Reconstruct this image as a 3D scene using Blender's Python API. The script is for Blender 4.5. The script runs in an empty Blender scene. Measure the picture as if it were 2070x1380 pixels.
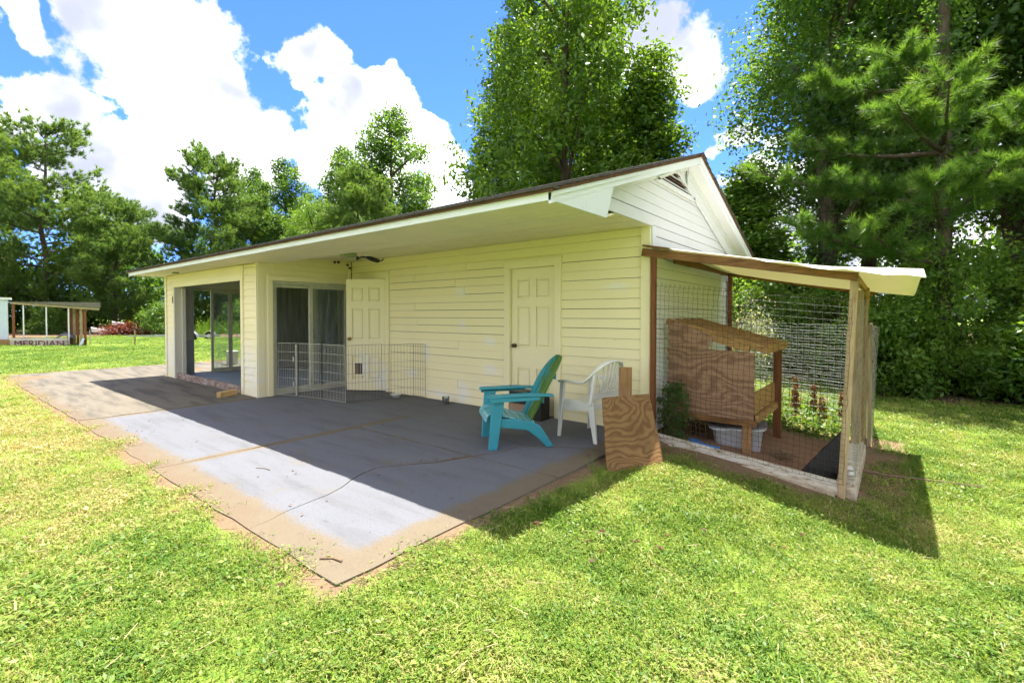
import bpy, math, random
import numpy as np
from mathutils import Vector, Matrix
random.seed(7); RNG = np.random.default_rng(7)
scene = bpy.context.scene
COL = scene.collection
R = math.radians

# ------------------------------------------------------------------ camera
cam_d = bpy.data.cameras.new('camera'); cam = bpy.data.objects.new('camera', cam_d); COL.objects.link(cam)
CAMP = (2.209, -5.334, 1.37)
cam.location = CAMP; cam.rotation_euler = (R(90 - 1.1), 0, R(38.556))
cam_d.sensor_width = 36.0; cam_d.lens = 16.87; cam_d.shift_y = -0.0166
cam_d.clip_start = 0.05; cam_d.clip_end = 2000
scene.camera = cam
# ------------------------------------------------------------------ world, sun, exposure
SUN_A, SUN_B = 0.04, -0.284          # shadow offset per metre of height along X and Y
to_sun = Vector((-SUN_A, -SUN_B, 1.0)).normalized()
SUN_EL = math.asin(to_sun.z)
SKY_STRENGTH = 0.15
world = bpy.data.worlds.new('World'); scene.world = world; world.use_nodes = True
def build_world():
    nt = world.node_tree; N = nt.nodes; L = nt.links; N.clear()
    out = N.new('ShaderNodeOutputWorld'); bg = N.new('ShaderNodeBackground')
    sky = N.new('ShaderNodeTexSky'); sky.sky_type = 'NISHITA'; sky.sun_disc = False
    sky.sun_elevation = SUN_EL; sky.sun_rotation = math.atan2(to_sun.x, to_sun.y)
    sky.altitude = 900; sky.air_density = 1.0; sky.dust_density = 0.3; sky.ozone_density = 3.0
    bg.inputs['Strength'].default_value = SKY_STRENGTH
    tc = N.new('ShaderNodeTexCoord')
    def math_(op, a, b=None, c=None):
        m = N.new('ShaderNodeMath'); m.operation = op
        for i, v in enumerate((a, b, c)):
            if v is None: continue
            if isinstance(v, (int, float)): m.inputs[i].default_value = v
            else: L.new(v, m.inputs[i])
        return m.outputs[0]
    def noise(scale, detail, rough, off=(0, 0, 0), stretch=(1, 1, 1)):
        mp = N.new('ShaderNodeMapping'); L.new(tc.outputs['Generated'], mp.inputs['Vector'])
        mp.inputs['Location'].default_value = off; mp.inputs['Scale'].default_value = stretch
        n = N.new('ShaderNodeTexNoise'); n.inputs['Scale'].default_value = scale
        n.inputs['Detail'].default_value = detail; n.inputs['Roughness'].default_value = rough
        L.new(mp.outputs['Vector'], n.inputs['Vector']); return n.outputs['Fac']
    warp = N.new('ShaderNodeTexNoise'); warp.inputs['Scale'].default_value = 7.0; warp.inputs['Detail'].default_value = 3
    L.new(tc.outputs['Generated'], warp.inputs['Vector'])
    wv = N.new('ShaderNodeVectorMath'); wv.operation = 'MULTIPLY_ADD'
    L.new(warp.outputs['Color'], wv.inputs[0]); wv.inputs[1].default_value = (.16, .16, .16); wv.inputs[2].default_value = (-.08, -.08, -.08)
    wd = N.new('ShaderNodeVectorMath'); wd.operation = 'ADD'; L.new(tc.outputs['Generated'], wd.inputs[0]); L.new(wv.outputs[0], wd.inputs[1])
    blobs = [((-0.885,0.249,0.394),0.165),((-0.895,0.320,0.312),0.145),((-0.898,0.359,0.256),0.095),
        ((-0.951,0.139,0.278),0.082),((-0.951,0.201,0.236),0.100),((-0.950,0.251,0.184),0.095),((-0.785,0.444,0.433),0.08),
        ((-0.809,0.475,0.347),0.108),((-0.800,0.531,0.278),0.141),((-0.726,0.566,0.391),0.060),((-0.716,0.616,0.329),0.085),
        ((-0.699,0.665,0.262),0.088),((-0.347,0.801,0.487),0.100),((-0.287,0.852,0.437),0.078),
        ((-0.232,0.926,0.300),0.05),((-0.912,0.106,0.396),0.05),((0.05,0.95,0.3),0.2),((0.1,0.85,0.5),0.2)]
    m = None
    for (d, r) in blobs:
        v = N.new('ShaderNodeVectorMath'); v.operation = 'DISTANCE'; L.new(wd.outputs[0], v.inputs[0]); v.inputs[1].default_value = d
        b = math_('MULTIPLY_ADD', v.outputs['Value'], -1.0 / (r*.80), 1.0)
        m = b if m is None else math_('MAXIMUM', m, b)
    # clouds outside the view, cover thickened to add fill light
    gen = math_('MULTIPLY_ADD', noise(2.6, 3, 0.55, (3.1, 1.7, 0.4), (1, 1, 1.6)), 5.0, -1.4)
    vd = N.new('ShaderNodeVectorMath'); vd.operation = 'DISTANCE'; L.new(tc.outputs['Generated'], vd.inputs[0]); vd.inputs[1].default_value = (-.75, .5, .35)
    away = N.new('ShaderNodeMapRange'); L.new(vd.outputs['Value'], away.inputs[0]); away.inputs[1].default_value = .55; away.inputs[2].default_value = .95
    gen = math_('SUBTRACT', gen, math_('MULTIPLY_ADD', away.outputs[0], -2.0, 2.0))
    m = math_('MAXIMUM', math_('MAXIMUM', m, gen), -1.2)
    fine = noise(14.0, 5, 0.60)
    tot = math_('ADD', m, math_('MULTIPLY_ADD', fine, 1.7, -.86))
    cov = N.new('ShaderNodeMapRange'); cov.interpolation_type = 'SMOOTHSTEP'; L.new(tot, cov.inputs[0])
    cov.inputs[1].default_value = 0.0; cov.inputs[2].default_value = 0.24
    # cloud tone: lit crowns, lavender bases
    sh = noise(5.0, 3, 0.5, (0.3, 0.1, 0.06)); 
    shade = N.new('ShaderNodeMapRange'); shade.interpolation_type = 'SMOOTHSTEP'
    L.new(math_('ADD', sh, math_('MULTIPLY', tot, 0.10)), shade.inputs[0]); shade.inputs[1].default_value = .34; shade.inputs[2].default_value = .68
    cc = N.new('ShaderNodeMixRGB'); L.new(shade.outputs[0], cc.inputs[0])
    cc.inputs[1].default_value = (2.9, 2.9, 2.93, 1); cc.inputs[2].default_value = (.66, .70, .90, 1)
    mx = N.new('ShaderNodeMixRGB'); L.new(cov.outputs[0], mx.inputs[0])
    tint = N.new('ShaderNodeMixRGB'); tint.blend_type = 'MULTIPLY'; tint.inputs[0].default_value = 1; L.new(sky.outputs[0], tint.inputs[1]); tint.inputs[2].default_value = (.112, .176, .35, 1); L.new(tint.outputs[0], mx.inputs[1]); L.new(cc.outputs[0], mx.inputs[2])
    L.new(mx.outputs[0], bg.inputs['Color']); L.new(bg.outputs[0], out.inputs['Surface'])
build_world()
world.cycles.sampling_method = 'MANUAL'; world.cycles.sample_map_resolution = 256
sun_d = bpy.data.lights.new('sun', 'SUN'); sun_d.energy = 2.0; sun_d.angle = R(0.55); sun_d.color = (1.0, 0.95, 0.86)
sun = bpy.data.objects.new('sun', sun_d); COL.objects.link(sun)
sun.rotation_euler = to_sun.to_track_quat('Z', 'Y').to_euler(); sun.location = (0, 5, 30)
vs = scene.view_settings
vs.view_transform = 'Standard'; vs.look = 'None'; vs.gamma = 1.0; vs.use_curve_mapping = False; vs.exposure = 2.98
scene.cycles.max_bounces = 6; scene.cycles.diffuse_bounces = 3; scene.cycles.glossy_bounces = 2; scene.cycles.transmission_bounces = 3; scene.cycles.transparent_max_bounces = 8
scene.cycles.use_adaptive_sampling = True; scene.cycles.adaptive_threshold = 0.02; scene.cycles.adaptive_min_samples = 16
scene.cycles.caustics_reflective = False; scene.cycles.caustics_refractive = False
scene.cycles.use_denoising = True

# ------------------------------------------------------------------ helpers
class MB:
    """collects verts / faces, then links them as ONE mesh object"""
    def __init__(s): s.v = []; s.f = []
    def add(s, vs_, fs):
        o = len(s.v); s.v += [tuple(map(float, p)) for p in vs_]; s.f += [tuple(i + o for i in f) for f in fs]; return s
    def box(s, x0, x1, y0, y1, z0, z1):
        return s.add([(x0,y0,z0),(x1,y0,z0),(x1,y1,z0),(x0,y1,z0),(x0,y0,z1),(x1,y0,z1),(x1,y1,z1),(x0,y1,z1)],
            [(0,3,2,1),(4,5,6,7),(0,1,5,4),(1,2,6,5),(2,3,7,6),(3,0,4,7)])
    def hexa(s, P):   # 8 points: bottom ring 4, top ring 4
        return s.add(P, [(0,3,2,1),(4,5,6,7),(0,1,5,4),(1,2,6,5),(2,3,7,6),(3,0,4,7)])
    def prism(s, pts, off):   # polygon (3d points) extruded by vector
        n = len(pts); off = Vector(off); a = [Vector(p) for p in pts]
        return s.add(a + [p + off for p in a], [tuple(range(n))[::-1], tuple(range(n, 2 * n))] + [(i, (i+1) % n, n + (i+1) % n, n + i) for i in range(n)])
    def beam(s, p0, p1, w, h, up=(0, 0, 1)):   # w across, h along up
        a, b = Vector(p0), Vector(p1); d = (b - a).normalized(); u = Vector(up); x = d.cross(u)
        if x.length < 1e-5: x = d.cross(Vector((1, 0, 0)))
        x.normalize(); u = x.cross(d).normalized(); x *= w / 2; u *= h / 2
        return s.hexa([a-x-u, a+x-u, a+x+u, a-x+u, b-x-u, b+x-u, b+x+u, b-x+u])
    def tube(s, pts, rad, n=8, cap=True):
        pts = [Vector(p) for p in pts]; rads = rad if hasattr(rad, '__len__') else [rad] * len(pts)
        o = len(s.v); ref = None
        for i, p in enumerate(pts):
            d = (pts[min(i+1, len(pts)-1)] - pts[max(i-1, 0)]).normalized()
            if ref is None: ref = d.orthogonal().normalized()
            x = (ref - d * ref.dot(d)); x = x.normalized() if x.length > 1e-5 else d.orthogonal().normalized(); ref = x; y = d.cross(x)
            for k in range(n):
                a = 2 * math.pi * k / n; q = p + (x * math.cos(a) + y * math.sin(a)) * rads[i]; s.v.append(tuple(q))
        for i in range(len(pts) - 1):
            for k in range(n):
                s.f.append((o+i*n+k, o+i*n+(k+1)%n, o+(i+1)*n+(k+1)%n, o+(i+1)*n+k))
        if cap:
            s.f.append(tuple(o + k for k in range(n))[::-1]); s.f.append(tuple(o + (len(pts)-1)*n + k for k in range(n)))
        return s
    def lathe(s, prof, c=(0, 0, 0), n=16):
        o = len(s.v)
        for (r, z) in prof:
            for k in range(n):
                a = 2*math.pi*k/n; s.v.append((c[0]+r*math.cos(a), c[1]+r*math.sin(a), c[2]+z))
        for i in range(len(prof)-1):
            for k in range(n): s.f.append((o+i*n+k, o+i*n+(k+1)%n, o+(i+1)*n+(k+1)%n, o+(i+1)*n+k))
        return s
    def wire(s, a, b, r=0.002): return s.tube([a, b], r, 4, False)
    def build(s, name, mat, parent=None, world=True, smooth=False, bevel=0, solid=0, sub=0):
        me = bpy.data.meshes.new(name); v = s.v
        if parent is not None and world:
            l = parent_loc(parent); v = [(a-l[0], b-l[1], c-l[2]) for a, b, c in v]
        me.from_pydata(v, [], s.f); me.update()
        if mat: me.materials.append(M[mat] if isinstance(mat, str) else mat)
        o = bpy.data.objects.new(name, me); COL.objects.link(o)
        if parent is not None: o.parent = parent
        if smooth:
            for p in me.polygons: p.use_smooth = True
        if solid: m = o.modifiers.new('s', 'SOLIDIFY'); m.thickness = solid; m.offset = 0
        if bevel: m = o.modifiers.new('b', 'BEVEL'); m.width = bevel; m.segments = 2; m.limit_method = 'ANGLE'; m.angle_limit = R(40)
        if sub: m = o.modifiers.new('u', 'SUBSURF'); m.levels = sub; m.render_levels = sub
        return o
def parent_loc(p):
    l = Vector((0, 0, 0))
    while p is not None: l = l + p.location; p = p.parent
    return l
def B(*a): return MB().box(*a)
def tag(o, label=None, cat=None, group=None, kind=None):
    for k, v in (('label', label), ('category', cat), ('group', group), ('kind', kind)):
        if v: o[k] = v
    return o
def thing(name, label, cat, loc=(0, 0, 0), rz=0, group=None):
    o = bpy.data.objects.new(name, None); COL.objects.link(o); o.location = loc; o.rotation_euler = (0, 0, rz)
    o.empty_display_size = .1
    return tag(o, label, cat, group)
def copy_tree(o, parent=None):
    c = o.copy(); COL.objects.link(c); c.parent = parent
    for ch in [x for x in o.children]: copy_tree(ch, c)
    return c

# ------------------------------------------------------------------ materials
M = {}
class NB:
    def __init__(s, name):
        s.m = bpy.data.materials.new(name); s.m.use_nodes = True; s.nt = s.m.node_tree; s.nt.nodes.clear()
        s.out = s.n('ShaderNodeOutputMaterial'); M[name] = s.m
    def n(s, t, **k):
        x = s.nt.nodes.new(t)
        for a, b in k.items(): setattr(x, a, b)
        return x
    def l(s, a, b): s.nt.links.new(a, b)
    def put(s, sock, v):
        if v is None: return
        if isinstance(v, bpy.types.NodeSocket): s.l(v, sock)
        elif isinstance(v, (tuple, list)) and len(v) == 3 and sock.type == 'RGBA': sock.default_value = (*v, 1)
        else: sock.default_value = v
    def math(s, op, a, b=None, c=None, clamp=False):
        x = s.n('ShaderNodeMath', operation=op); x.use_clamp = clamp
        for i, v in enumerate((a, b, c)): s.put(x.inputs[i], v)
        return x.outputs[0]
    def pos(s, scale=(1, 1, 1), loc=(0, 0, 0), rot=(0, 0, 0), src='Object'):
        if src == 'World': o = s.n('ShaderNodeNewGeometry').outputs['Position']
        else: o = s.n('ShaderNodeTexCoord').outputs[src]
        mp = s.n('ShaderNodeMapping'); s.l(o, mp.inputs[0]); mp.inputs['Scale'].default_value = scale; mp.inputs['Location'].default_value = loc; mp.inputs['Rotation'].default_value = rot
        return mp.outputs[0]
    def noise(s, vec=None, scale=5, detail=4, rough=.55, dist=0):
        x = s.n('ShaderNodeTexNoise'); s.put(x.inputs['Scale'], scale); x.inputs['Detail'].default_value = detail
        x.inputs['Roughness'].default_value = rough; x.inputs['Distortion'].default_value = dist
        if vec is not None: s.l(vec, x.inputs['Vector'])
        return x.outputs['Fac']
    def ramp(s, fac, stops, interp='LINEAR'):
        x = s.n('ShaderNodeValToRGB'); s.l(fac, x.inputs[0]); cr = x.color_ramp; cr.interpolation = interp
        while len(cr.elements) < len(stops): cr.elements.new(.5)
        for e, (p, c) in zip(cr.elements, stops):
            e.position = p; e.color = (*c, 1) if isinstance(c, (tuple, list)) else (c, c, c, 1)
        return x.outputs[0]
    def step(s, v, a, b, lo=0.0, hi=1.0):
        x = s.n('ShaderNodeMapRange', interpolation_type='SMOOTHSTEP'); s.put(x.inputs[0], v)
        for i, q in enumerate((a, b, lo, hi)): x.inputs[i+1].default_value = q
        return x.outputs[0]
    def mix(s, fac, a, b, mode='MIX'):
        x = s.n('ShaderNodeMixRGB', blend_type=mode); s.put(x.inputs[0], fac); s.put(x.inputs[1], a); s.put(x.inputs[2], b); return x.outputs[0]
    def sep(s, vec):
        x = s.n('ShaderNodeSeparateXYZ'); s.l(vec, x.inputs[0]); return x.outputs
    def bump(s, h, strength=.3, dist=.01):
        x = s.n('ShaderNodeBump'); x.inputs['Strength'].default_value = strength; x.inputs['Distance'].default_value = dist; s.l(h, x.inputs['Height']); return x.outputs[0]
    def bsdf(s, col, rough=.6, bump=None, metal=0, spec=.4, trans=None, coat=0):
        p = s.n('ShaderNodeBsdfPrincipled'); s.put(p.inputs['Base Color'], col); s.put(p.inputs['Roughness'], rough)
        p.inputs['Metallic'].default_value = metal; p.inputs['Specular IOR Level'].default_value = spec
        if coat: p.inputs['Coat Weight'].default_value = coat
        if bump is not None: s.l(bump, p.inputs['Normal'])
        o = p.outputs[0]
        if trans is not None:
            t = s.n('ShaderNodeBsdfTranslucent'); s.put(t.inputs[0], trans[1]); mx = s.n('ShaderNodeMixShader'); mx.inputs[0].default_value = trans[0]
            s.l(o, mx.inputs[1]); s.l(t.outputs[0], mx.inputs[2]); o = mx.outputs[0]
        s.l(o, s.out.inputs['Surface']); return s.m

def paint(name, base, dirt=(.30, .27, .2), patches=(), grain=(1.2, 14, 14), amount=.5, tint=None):
    b = NB(name); w = b.pos(src='World')
    fine = b.noise(b.pos(grain, src='World'), 6, 4, .65); big = b.noise(w, 1.3, 3, .6); spot = b.noise(w, 38, 2, .5)
    c = b.mix(b.step(big, .45, .75, 0, .35*amount), base, tuple(x*.86 for x in base))
    if tint: c = b.mix(b.step(b.noise(w, 2.1, 4, .6), .42, .62, 0, .55), c, tint)
    pn = b.math('MULTIPLY_ADD', b.noise(b.pos((5, 5, 12), src='World'), 1.0, 4, .65), 2.2, -1.0) if patches else None
    for (p, s_) in patches:
        v = b.n('ShaderNodeVectorMath', operation='SUBTRACT'); b.l(w, v.inputs[0]); v.inputs[1].default_value = p
        v2 = b.n('ShaderNodeVectorMath', operation='DIVIDE'); b.l(v.outputs[0], v2.inputs[0]); v2.inputs[1].default_value = s_
        ln = b.n('ShaderNodeVectorMath', operation='LENGTH'); b.l(v2.outputs[0], ln.inputs[0])
        d = b.math('ADD', ln.outputs['Value'], pn)
        c = b.mix(b.step(d, .1, 1.3, .5, 0.0), c, (.80, .82, .86))
    c = b.mix(b.step(fine, .60, .78, 0, .5*amount), c, dirt)
    c = b.mix(b.step(spot, .70, .76, 0, .75*amount), c, (.16, .13, .09))
    return b.bsdf(c, .55, b.bump(fine, .25, .006), spec=.3)

WALLP = [((-3.05,0,1.72),(.16,.3,.12)),((-3.05,0,1.22),(.15,.3,.11)),((-2.45,0,.98),(.16,.3,.08)),((-2.45,0,.56),(.2,.3,.11)),((-2.52,0,.30),(.18,.3,.08)),
    ((-2.4,0,.12),(.22,.3,.06)),((-3.0,0,.16),(.2,.3,.25)),((-.42,0,1.72),(.25,.3,.07)),((-3.85,0,.75),(.10,.3,.22)),((-4.2,0,.38),(.2,.3,.1)),((-3.5,0,.10),(.5,.3,.08)),
    ((-6.35,-1.75,.4),(.6,.2,.55)),((-10.3,-1.75,.5),(.6,.3,.7)),((-5.3,-.2,.45),(.25,.3,.3)),((-5.0,0,.25),(.2,.3,.3))]
paint('cream_paint', (.86, .775, .48), patches=WALLP, amount=.55)
paint('cream_trim', (.86, .785, .51), patches=WALLP[-4:], amount=.5)
paint('soffit_paint', (.80, .74, .54), grain=(1.0, 10, 10), amount=.8, tint=(.72, .67, .55))
paint('gable_paint', (.68, .69, .71), dirt=(.38, .34, .28), grain=(14, 1.2, 14), amount=.9)
paint('fascia_paint', (.76, .79, .84), grain=(1.0, 10, 16), amount=.5)
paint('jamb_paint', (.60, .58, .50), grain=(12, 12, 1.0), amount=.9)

def plain(name, col, rough=.6, metal=0, spec=.4, var=.15, scale=6, bump=0, bscale=40, trans=None, coat=0):
    b = NB(name); w = b.pos(src='Object'); n = b.noise(w, scale, 5, .6)
    c = b.mix(n, tuple(x*(1-var) for x in col), tuple(min(1, x*(1+var)) for x in col))
    bm = b.bump(b.noise(w, bscale, 4, .6), bump, .01) if bump else None
    return b.bsdf(c, rough, bm, metal, spec, trans, coat)
def wood(name, dark, light, grain=(2, 30, 30), rough=.7, knots=True, src='Object', fig=None):
    b = NB(name)
    v = b.pos(grain, src=src)
    n1 = b.noise(v, 1.5, 8, .65, .4); n2 = b.noise(b.pos(src=src), 2.3, 5, .6)
    c = b.ramp(n1, [(.3, dark), (.7, light)])
    c = b.mix(b.step(n2, .5, .8, 0, .5), c, tuple(x*.55 for x in dark))
    return b.bsdf(c, rough, b.bump(n1, .35, .004), spec=.25)
def plywood(name, dark, light, sc, freq=26, loc=(0, 0, 0)):
    b = NB(name); v = b.pos(sc, loc)
    n = b.noise(v, 1.0, 3.0, .45, .3)
    w_ = b.math('SINE', b.math('ADD', b.math('MULTIPLY', n, freq * 4.6), b.math('MULTIPLY', b.sep(b.pos())[2], freq * 6.28 * .62)))
    fine = b.noise(b.pos((sc[0]*9, sc[1]*9, sc[2]*9)), 3, 6, .7)
    c = b.ramp(b.math('MULTIPLY_ADD', w_, .42, .5), [(.08, dark), (.34, tuple(.6*x+.4*y for x, y in zip(dark, light))), (.62, light), (1, tuple(x*1.08 for x in light))])
    c = b.mix(b.step(fine, .45, .8, 0, .45), c, tuple(x*.8 for x in dark))
    c = b.mix(b.step(b.noise(b.pos(), 3.2, 4, .6), .5, .8, 0, .35), c, tuple(x*.6 for x in dark))
    return b.bsdf(c, .72, b.bump(w_, .12, .004), spec=.2)
wood('brown_wood', (.10, .045, .016), (.30, .15, .055), (3, 24, 24))
wood('red_wood', (.12, .04, .014), (.27, .105, .04), (24, 24, 2))
wood('grey_wood', (.22, .16, .09), (.48, .38, .23), (24, 24, 2))
wood('pale_wood', (.30, .21, .11), (.58, .44, .26), (24, 24, 2))
wood('treated_wood', (.24, .13, .045), (.46, .28, .11), (3, 24, 24))
wood('plank_wood', (.20, .10, .04), (.45, .26, .12), (22, 22, 1.6))
wood('drip_wood', (.075, .035, .018), (.17, .085, .045), (2, 20, 20))
wood('block_wood', (.36, .22, .09), (.62, .44, .20), (5, 24, 24))
plywood('plywood_board', (.165, .085, .036), (.255, .145, .064), (1.5, 1.5, 2.2), 24, (.3, .2, .4))
plywood('plywood_hutch', (.22, .12, .075), (.32, .19, .12), (1.0, 1.0, 2.2), 17, (1.1, 0, .7))
plain('galvanised', (.50, .52, .54), .35, .85, var=.1)
plain('rusty_wire', (.075, .058, .045), .6, .5, var=.4)
plain('pen_wire', (.50, .49, .45), .4, .3, var=.25)
plain('brass', (.45, .30, .10), .3, .9)
plain('dark_knob', (.10, .06, .04), .4, .6)
plain('black_plastic', (.012, .012, .013), .45)
plain('black_rubber', (.016, .015, .014), .75, var=.4)
plain('dark_void', (.02, .018, .015), .9)
plain('white_plastic', (.74, .74, .68), .42, var=.06, scale=3)
plain('tub_plastic', (.66, .69, .76), .4, var=.06)
plain('blue_plastic', (.02, .20, .55), .4)
plain('metal_grey', (.42, .43, .42), .5, .3)
plain('old_tin', (.17, .15, .125), .7, .2, var=.35, scale=3)
plain('alu_frame', (.34, .34, .31), .5, .4, var=.25, scale=12)
plain('pale_frame', (.50, .50, .40), .55, .1, var=.25, scale=12)
plain('floor_paint', (.22, .26, .30), .6, var=.2, scale=3)
plain('white_paint', (.72, .73, .74), .5, var=.12)
plain('blue_white', (.55, .62, .74), .5, var=.1)
plain('red_brush', (.16, .035, .025), .8, var=.5, scale=20)
plain('tarp_grey', (.20, .19, .19), .7, var=.2)
plain('cardboard', (.30, .20, .12), .8, var=.2)
plain('dead_leaf', (.11, .042, .026), .7, var=.5, scale=3, trans=(.2, (.16, .06, .03)))
plain('dry_stick', (.20, .13, .08), .8, var=.4, scale=20)
plain('white_stone', (.62, .60, .55), .8, var=.2, bump=.5)
plain('dry_plant', (.24, .10, .04), .8, var=.5, scale=10, trans=(.2, (.25, .12, .04)))
plain('sign_letter', (.13, .035, .06), .7, var=.3)
plain('tan_letter', (.50, .42, .34), .7, var=.2, scale=4)
def tealmat():
    b = NB('teal_plastic'); v = b.pos(); n = b.noise(v, 5, 5, .6)
    c = b.mix(n, (.018, .20, .27), (.045, .33, .40))
    b.bsdf(c, b.math('MULTIPLY_ADD', n, .25, .32), None, spec=.45)
    b = NB('teal_seat'); v = b.pos(); n = b.noise(v, 6, 5, .6); c = b.mix(b.step(n, .35, .6), (.06, .36, .42), (.25, .52, .55)); b.bsdf(c, .45)
    b = NB('stained_back'); v = b.pos(); sx = b.sep(v)
    n = b.math('ADD', b.noise(b.pos((6, 6, 2)), 1.6, 6, .65), b.math('MULTIPLY', sx[0], 1.3))
    c = b.mix(b.step(n, .26, .50), (.02, .24, .30), (.060, .155, .016)); c = b.mix(b.step(b.noise(v, 14, 4, .6), .5, .7, 0, .4), c, (.11, .20, .03))
    b.bsdf(c, .5)
tealmat()
def siding_dark():
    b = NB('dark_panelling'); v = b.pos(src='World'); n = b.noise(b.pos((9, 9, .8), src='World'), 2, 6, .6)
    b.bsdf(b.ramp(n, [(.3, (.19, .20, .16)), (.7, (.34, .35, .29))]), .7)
    b = NB('peeling_board'); n = b.noise(b.pos((3, 3, 7), src='World'), 3, 6, .7)
    b.bsdf(b.ramp(n, [(.40, (.16, .09, .06)), (.52, (.26, .19, .15)), (.66, (.42, .38, .36))]), .8, b.bump(n, .5, .01))
    b = NB('weathered_white'); n = b.noise(b.pos((3, 14, 9), src='World'), 2.4, 7, .7); k = b.noise(b.pos(src='World'), 30, 3, .5)
    c = b.ramp(n, [(.34, (.20, .13, .07)), (.46, (.52, .46, .36)), (.56, (.66, .62, .54))]); c = b.mix(b.step(k, .64, .72, 0, .8), c, (.08, .07, .06))
    b.bsdf(c, .75, b.bump(n, .4, .006))
    b = NB('curb_concrete'); n = b.noise(b.pos(src='World'), 9, 7, .7); c = b.ramp(n, [(.3, (.30, .23, .15)), (.6, (.58, .50, .38)), (.75, (.66, .60, .50))]); b.bsdf(c, .9, b.bump(n, .6, .01), spec=.15)
siding_dark()
def glassmat():
    b = NB('glass'); g = b.n('ShaderNodeBsdfGlossy'); g.inputs['Roughness'].default_value = .02; t = b.n('ShaderNodeBsdfTransparent'); t.inputs[0].default_value = (.90, .96, .94, 1)
    fr = b.n('ShaderNodeFresnel'); fr.inputs[0].default_value = 1.5; mx = b.n('ShaderNodeMixShader')
    d = b.n('ShaderNodeBsdfDiffuse'); d.inputs[0].default_value = (.55, .6, .62, 1)
    dirt = b.step(b.noise(b.pos((6, 6, .7), src='World'), 2, 4, .7), .45, .75, .10, .38)  # dirt film, made heavier to stand in for the pane's grey reflection
    m0 = b.n('ShaderNodeMixShader'); b.l(dirt, m0.inputs[0]); b.l(t.outputs[0], m0.inputs[1]); b.l(d.outputs[0], m0.inputs[2])
    b.l(b.math('MULTIPLY_ADD', fr.outputs[0], 1.0, .03), mx.inputs[0]); b.l(m0.outputs[0], mx.inputs[1]); b.l(g.outputs[0], mx.inputs[2]); b.l(mx.outputs[0], b.out.inputs[0])
glassmat()
# ------------------------------------------------------------------ ground
def sm(t): t = np.clip(t, 0, 1); return t * t * (3 - 2 * t)
def gh(x, y):
    x = np.asarray(x, float); y = np.asarray(y, float)
    z = -.009 - .091 * sm((x + .1) / .45) * sm((y + 4.3) / 2.6) - .24 * sm((x - .25) / 2.1)
    z = z - .04 * sm((-x - 13.4) / 1.5)
    z = z + .012 * np.sin(x * 1.7 + y * .6) * np.cos(y * 1.3 - x * .4) * sm((np.hypot(x + 6, y) - 3) / 5) * (1 - sm((np.abs(x+5)-20)/10) * 0)
    return z
def ghf(x, y): return float(gh(x, y))
def boxm(b, P, x0, x1, y0, y1, edge, nz, amt):
    sx, sy, _ = P
    dx = b.math('SUBTRACT', b.math('ABSOLUTE', b.math('SUBTRACT', sx, (x0+x1)/2)), (x1-x0)/2)
    dy = b.math('SUBTRACT', b.math('ABSOLUTE', b.math('SUBTRACT', sy, (y0+y1)/2)), (y1-y0)/2)
    d = b.math('ADD', b.math('MAXIMUM', dx, dy), b.math('MULTIPLY_ADD', nz, amt*2, -amt))
    return b.step(d, -edge, edge, 1.0, 0.0)
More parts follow.
